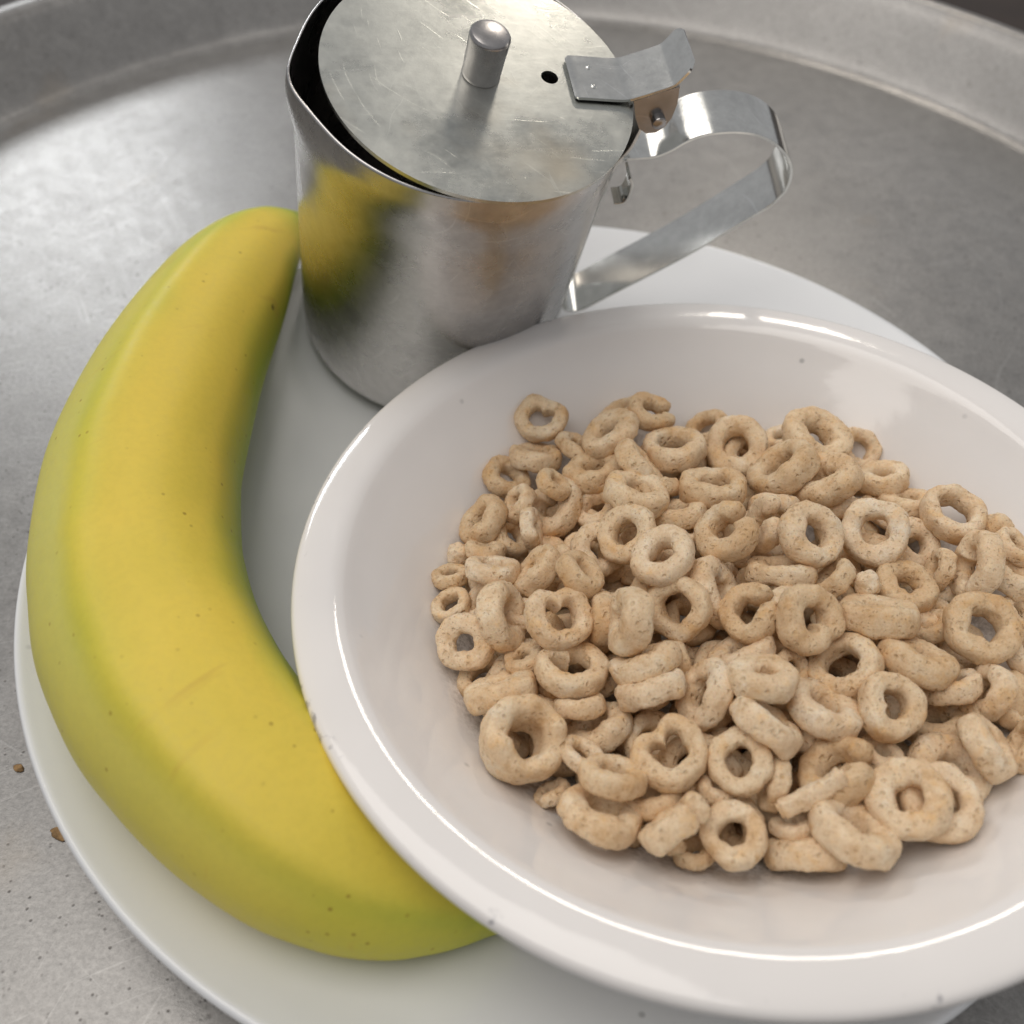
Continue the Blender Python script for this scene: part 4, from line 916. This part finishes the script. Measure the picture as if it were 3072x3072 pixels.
def disc_with_hole(R, hole_c, hole_r, thick, seg=160, hseg=28):
    bm = bmesh.new()
    outer = [bm.verts.new((R * math.cos(2 * math.pi * i / seg) * MM, R * math.sin(2 * math.pi * i / seg) * MM, 0)) for i in range(seg)]
    inner = [bm.verts.new(((hole_c[0] + hole_r * math.cos(2 * math.pi * i / hseg)) * MM, (hole_c[1] + hole_r * math.sin(2 * math.pi * i / hseg)) * MM, 0)) for i in range(hseg)]
    es = [bm.edges.new((r[i], r[(i + 1) % len(r)])) for r in (outer, inner) for i in range(len(r))]
    bmesh.ops.triangle_fill(bm, edges=es, use_beauty=True)
    ret = bmesh.ops.extrude_face_region(bm, geom=list(bm.faces))
    for q in ret["geom"]:
        if isinstance(q, bmesh.types.BMVert): q.co.z -= thick * MM
    bmesh.ops.recalc_face_normals(bm, faces=bm.faces)
    return bm


HR = 14.0
bm = disc_with_hole(LR, (KO[0] + HR * math.cos(LA + .03), KO[1] + HR * math.sin(LA + .03)), 1.75, .8)
me = bpy.data.meshes.new("lid"); bm.to_mesh(me); bm.free()
me.polygons.foreach_set("use_smooth", [abs(q.normal.z) < .9 for q in me.polygons]); me.set_sharp_from_angle(angle=math.radians(40))
me.materials.append(MAT["steel_lid"])
lid = bpy.data.objects.new("lid", me); COL.objects.link(lid)
lid.matrix_world = LM; lid.parent = pitcher; lid.matrix_parent_inverse = PM.inverted()
# knob
v, f = lathe([(0, 0), (3.7, 0), (3.8, .2), (3.75, .8), (3.8, 5), (3.95, 8.3), (3.9, 8.8), (3.6, 9.2), (2.9, 9.4), (0, 9.5)], 48)
v = [tuple(LO + LX * q[0] + LY * q[1] + LN * (q[2] + .02)) for q in v]
k = mesh_obj("knob", v, f, MAT["steel_knob"], lid, autosharp=35, weld=True)
# thumb tab
tp = smooth_profile([(18.0, .45), (19.0, .75), (23, .78), (27.0, .8), (29.2, 1.1), (30.8, 1.8), (34.0, 3.4), (36.4, 4.7), (37.4, 5.6), (38.2, 7.2), (39.1, 9.3), (39.5, 10.2)], 4)
wf = lambda t: 1.0 if .05 < t < .88 else (.93 if t <= .05 else 1.0 - (t - .88) * 2.2)
v, f = strap(tp, 11.4, .75, LO, LE, LB, LN, wf)
tab = mesh_obj("thumb_tab", v, f, MAT["steel_bright"], lid, autosharp=30)
for s in (-1, 1):
    v, f = cylinder(LO + LE * 22.2 + LB * (s * 2.6) + LN * 1.05, LN, .62, .25, 16, .1, .15)
    mesh_obj("weld_dot", v, f, MAT["steel_bright"], lid)
# ears with rivet: half-round plates hanging from the sides of the tab
for s in (-1, 1):
    out = []
    top = [(30.0, 1.0), (31.6, 1.8), (34.4, 3.3), (37.0, 4.6), (38.2, 5.2)]
    low = [(39.4, 1.0), (39.6, -2.6), (39.0, -5.0), (37.6, -6.6), (35.6, -7.0), (33.6, -5.8), (31.9, -3.2)]
    poly = top + low
    for q in (0, 1):
        for (x, z) in poly:
            out.append(tuple(LO + LE * x + LN * z + LB * (s * (5.75 - .75 * q))))
    m = len(poly)
    faces = [tuple(range(m)), tuple(m + i for i in range(m))] + [(i, (i + 1) % m, m + (i + 1) % m, m + i) for i in range(m)]
    mesh_obj("hinge_ear", out, faces, MAT["steel_knob"], lid, autosharp=30)
v, f = cylinder(LO + LE * 36.6 + LN * (-2.9) + LB * 7.2, -LB, 1.45, 14.6, 24, .3, .25)
mesh_obj("hinge_rivet", v, f, MAT["steel_knob"], pitcher, autosharp=30)

# ------------------------------------------------------------------ oat rings
random.seed(11)


def ring_mesh(kind, R, seed):
    rnd = random.Random(seed)
    SU, SV = (56, 22)
    off = Vector((rnd.uniform(-50, 50), rnd.uniform(-50, 50), rnd.uniform(-50, 50)))
    verts, faces = [], []
    closed = kind not in ("c", "s")
    if kind == "b":
        SU, SV = 28, 18
        ax = (rnd.uniform(.8, 1.0), rnd.uniform(.75, 1.0), rnd.uniform(.7, .95))
        for i in range(SU):
            for j in range(SV):
                th = 2 * math.pi * i / SU; ph = math.pi * (j + .5) / SV
                d = Vector((math.sin(ph) * math.cos(th), math.sin(ph) * math.sin(th), math.cos(ph)))
                k = 1 + .28 * noise.noise(d * 1.3 + off) + .09 * noise.noise(d * 4 + off)
                verts.append((d.x * R * ax[0] * k, d.y * R * ax[1] * k, d.z * R * ax[2] * k))
        for i in range(SU):
            for j in range(SV - 1):
                i2 = (i + 1) % SU
                faces.append((i * SV + j, i2 * SV + j, i2 * SV + j + 1, i * SV + j + 1))
        faces.append(tuple(i * SV for i in range(SU))); faces.append(tuple(i * SV + SV - 1 for i in range(SU)))
        return verts, faces
    wr = rnd.uniform(.265, .33); hr = rnd.uniform(.31, .38)
    ex = rnd.uniform(.88, 1.0); ea = rnd.uniform(0, math.pi)
    pa = rnd.uniform(0, 2 * math.pi)
    gap = 0
    if kind == "h": wr = .265; pa = rnd.uniform(.4, 3.0)
    if kind == "k": wr = .35; hr = .37; ex = .78; ea = 0
    if kind == "c": gap = rnd.uniform(.35, .6); pa = rnd.uniform(-.6, .6)
    if kind == "r": hr = rnd.uniform(.33, .40); wr = .30
    if kind == "u": wr = .27; hr = .62; ex = .97
    if kind == "s": wr = .2; hr = .2
    rnd_h = rnd.uniform(.20, .36); rnd_w = rnd.uniform(.32, .55)
    nU = SU if closed else SU + 1
    for i in range(nU):
        t = i / SU
        if kind == "s":
            x = -R + 2 * R * t
            cen = Vector((x * .94, .05 * R * math.sin(t * 3 + seed), .04 * R * math.cos(t * 4)))
            rad = Vector((0, 1, 0)); tangent = Vector((1, 0, 0))
            e = 1.0 if .04 < t < .96 else .72
            w, h = .20 * R * e * (1.1 - .15 * t), .26 * R * e
            sq = .8
        else:
            a = (pa + gap / 2 + t * (2 * math.pi - gap)) if not closed else t * 2 * math.pi
            rad = Vector((math.cos(a), math.sin(a), 0))
            da = (a - pa + math.pi) % (2 * math.pi) - math.pi
            w = wr * R * (1 + .16 * noise.noise(rad * .9 + off)); h = hr * R * (1 + .14 * noise.noise(rad * 1.1 - off))
            rc = R - wr * R
            if kind == "h":
                rc -= rnd_h * R * math.exp(-(da / rnd_w) ** 2); rc += .05 * R * math.exp(-((abs(da) - .9) / .4) ** 2)
            if kind == "p":
                rc -= .22 * R * math.exp(-(da / .42) ** 2); w *= 1 + .18 * math.exp(-(da / .4) ** 2)
            if kind == "k":
                rc -= .05 * R * math.exp(-(da / .4) ** 2)
            if kind == "c":
                edge = min(t, 1 - t)
                e = min(1, (edge / .035) ** .5 if edge > 0 else 0)
                w *= .35 + .65 * e; h *= .35 + .65 * e
            s2 = 1 + (ex - 1) * abs(math.sin(a - ea)) ** 1.5
            rc *= s2
            rc += R * .07 * noise.noise(rad * 1.4 + off * 1.3)
            zc = .07 * R * noise.noise(rad * 1.2 - off * .7)
            cen = Vector((rad.x * rc, rad.y * rc, zc))
        for j in range(SV):
            b = 2 * math.pi * j / SV
            cx, cz = math.cos(b), math.sin(b)
            pw = .70
            sx = math.copysign(abs(cx) ** pw, cx); sz = math.copysign(abs(cz) ** pw, cz)
            ww = w
            if kind == "u" and cx < 0: ww = w * (1.0 + .75 * max(0, -cz))     # closes towards the bottom like a cup
            pnt = cen + rad * (sx * ww) + Vector((0, 0, sz * h))
            n1 = noise.noise(pnt * (.42 * 5.5 / max(R, 3)) + off)
            n2 = noise.noise(pnt * (1.05 * 5.5 / max(R, 3)) + off * 1.7)
            n3 = noise.noise(pnt * 2.3 + off)
            d = (rad * cx + Vector((0, 0, cz)))
            pnt += d * R * (.055 * n1 + .034 * n2 + .018 * n3)
            if kind == "u" and sz > .3:
                pnt += Vector((0, 0, .30 * R * noise.noise(rad * 1.7 + off)))
            verts.append(tuple(pnt))
    for i in range(nU if closed else nU - 1):
        i2 = (i + 1) % nU
        for j in range(SV):
            faces.append((i * SV + j, i2 * SV + j, i2 * SV + (j + 1) % SV, i * SV + (j + 1) % SV))
    if not closed:
        faces.append(tuple(range(SV))); faces.append(tuple((nU - 1) * SV + j for j in range(SV)))
    return verts, faces


for idx, (c, n, a, R, kind, label, seen) in enumerate(RINGS):
    v, f = ring_mesh(kind, R * 1.01, idx * 7 + 3)
    zn = nrm(n); xa = nrm(a); ya = zn.cross(xa)
    nm = "oat_crumb" if kind == "b" else "oat_ring"
    o = mesh_obj(nm, v, f, MAT["oat"], matrix=frame_matrix(c, xa, ya, zn))
    tag(o, label or "oat ring buried beneath the top layer of the heap in the white bowl", "cereal", "oat rings heaped in the white bowl")

# ------------------------------------------------------------------ crumbs on the tray
for (x, y, sx, sy, lab) in ((-82.6, 75.6, 2.2, 1.2, "brown crumb on the tray right beside the plate's lower left edge"),
                            (-95.3, 88.4, 1.1, .8, "pale brown crumb on the tray farther left of the plate, above the other crumb")):
    rnd = random.Random(x)
    verts, faces = [], []
    SU, SV = 18, 10
    for i in range(SU):
        for j in range(SV):
            th = 2 * math.pi * i / SU; ph = math.pi * (j + .5) / SV
            d = Vector((math.sin(ph) * math.cos(th), math.sin(ph) * math.sin(th), math.cos(ph)))
            k = 1 + .35 * noise.noise(d * 2.2 + Vector((x, y, 0)))
            verts.append((d.x * sx * k, d.y * sy * k, .2 + d.z * .3 * k))
    for i in range(SU):
        for j in range(SV - 1):
            i2 = (i + 1) % SU
            faces.append((i * SV + j, i2 * SV + j, i2 * SV + j + 1, i * SV + j + 1))
    faces.append(tuple(i * SV for i in range(SU))); faces.append(tuple(i * SV + SV - 1 for i in range(SU)))
    tag(mesh_obj("crumb", verts, faces, MAT["crumb"], matrix=Matrix.Translation((x * MM, y * MM, 0)) @ Matrix.Rotation(-.4, 4, 'Z')),
        lab, "crumb", "crumbs on the tray")
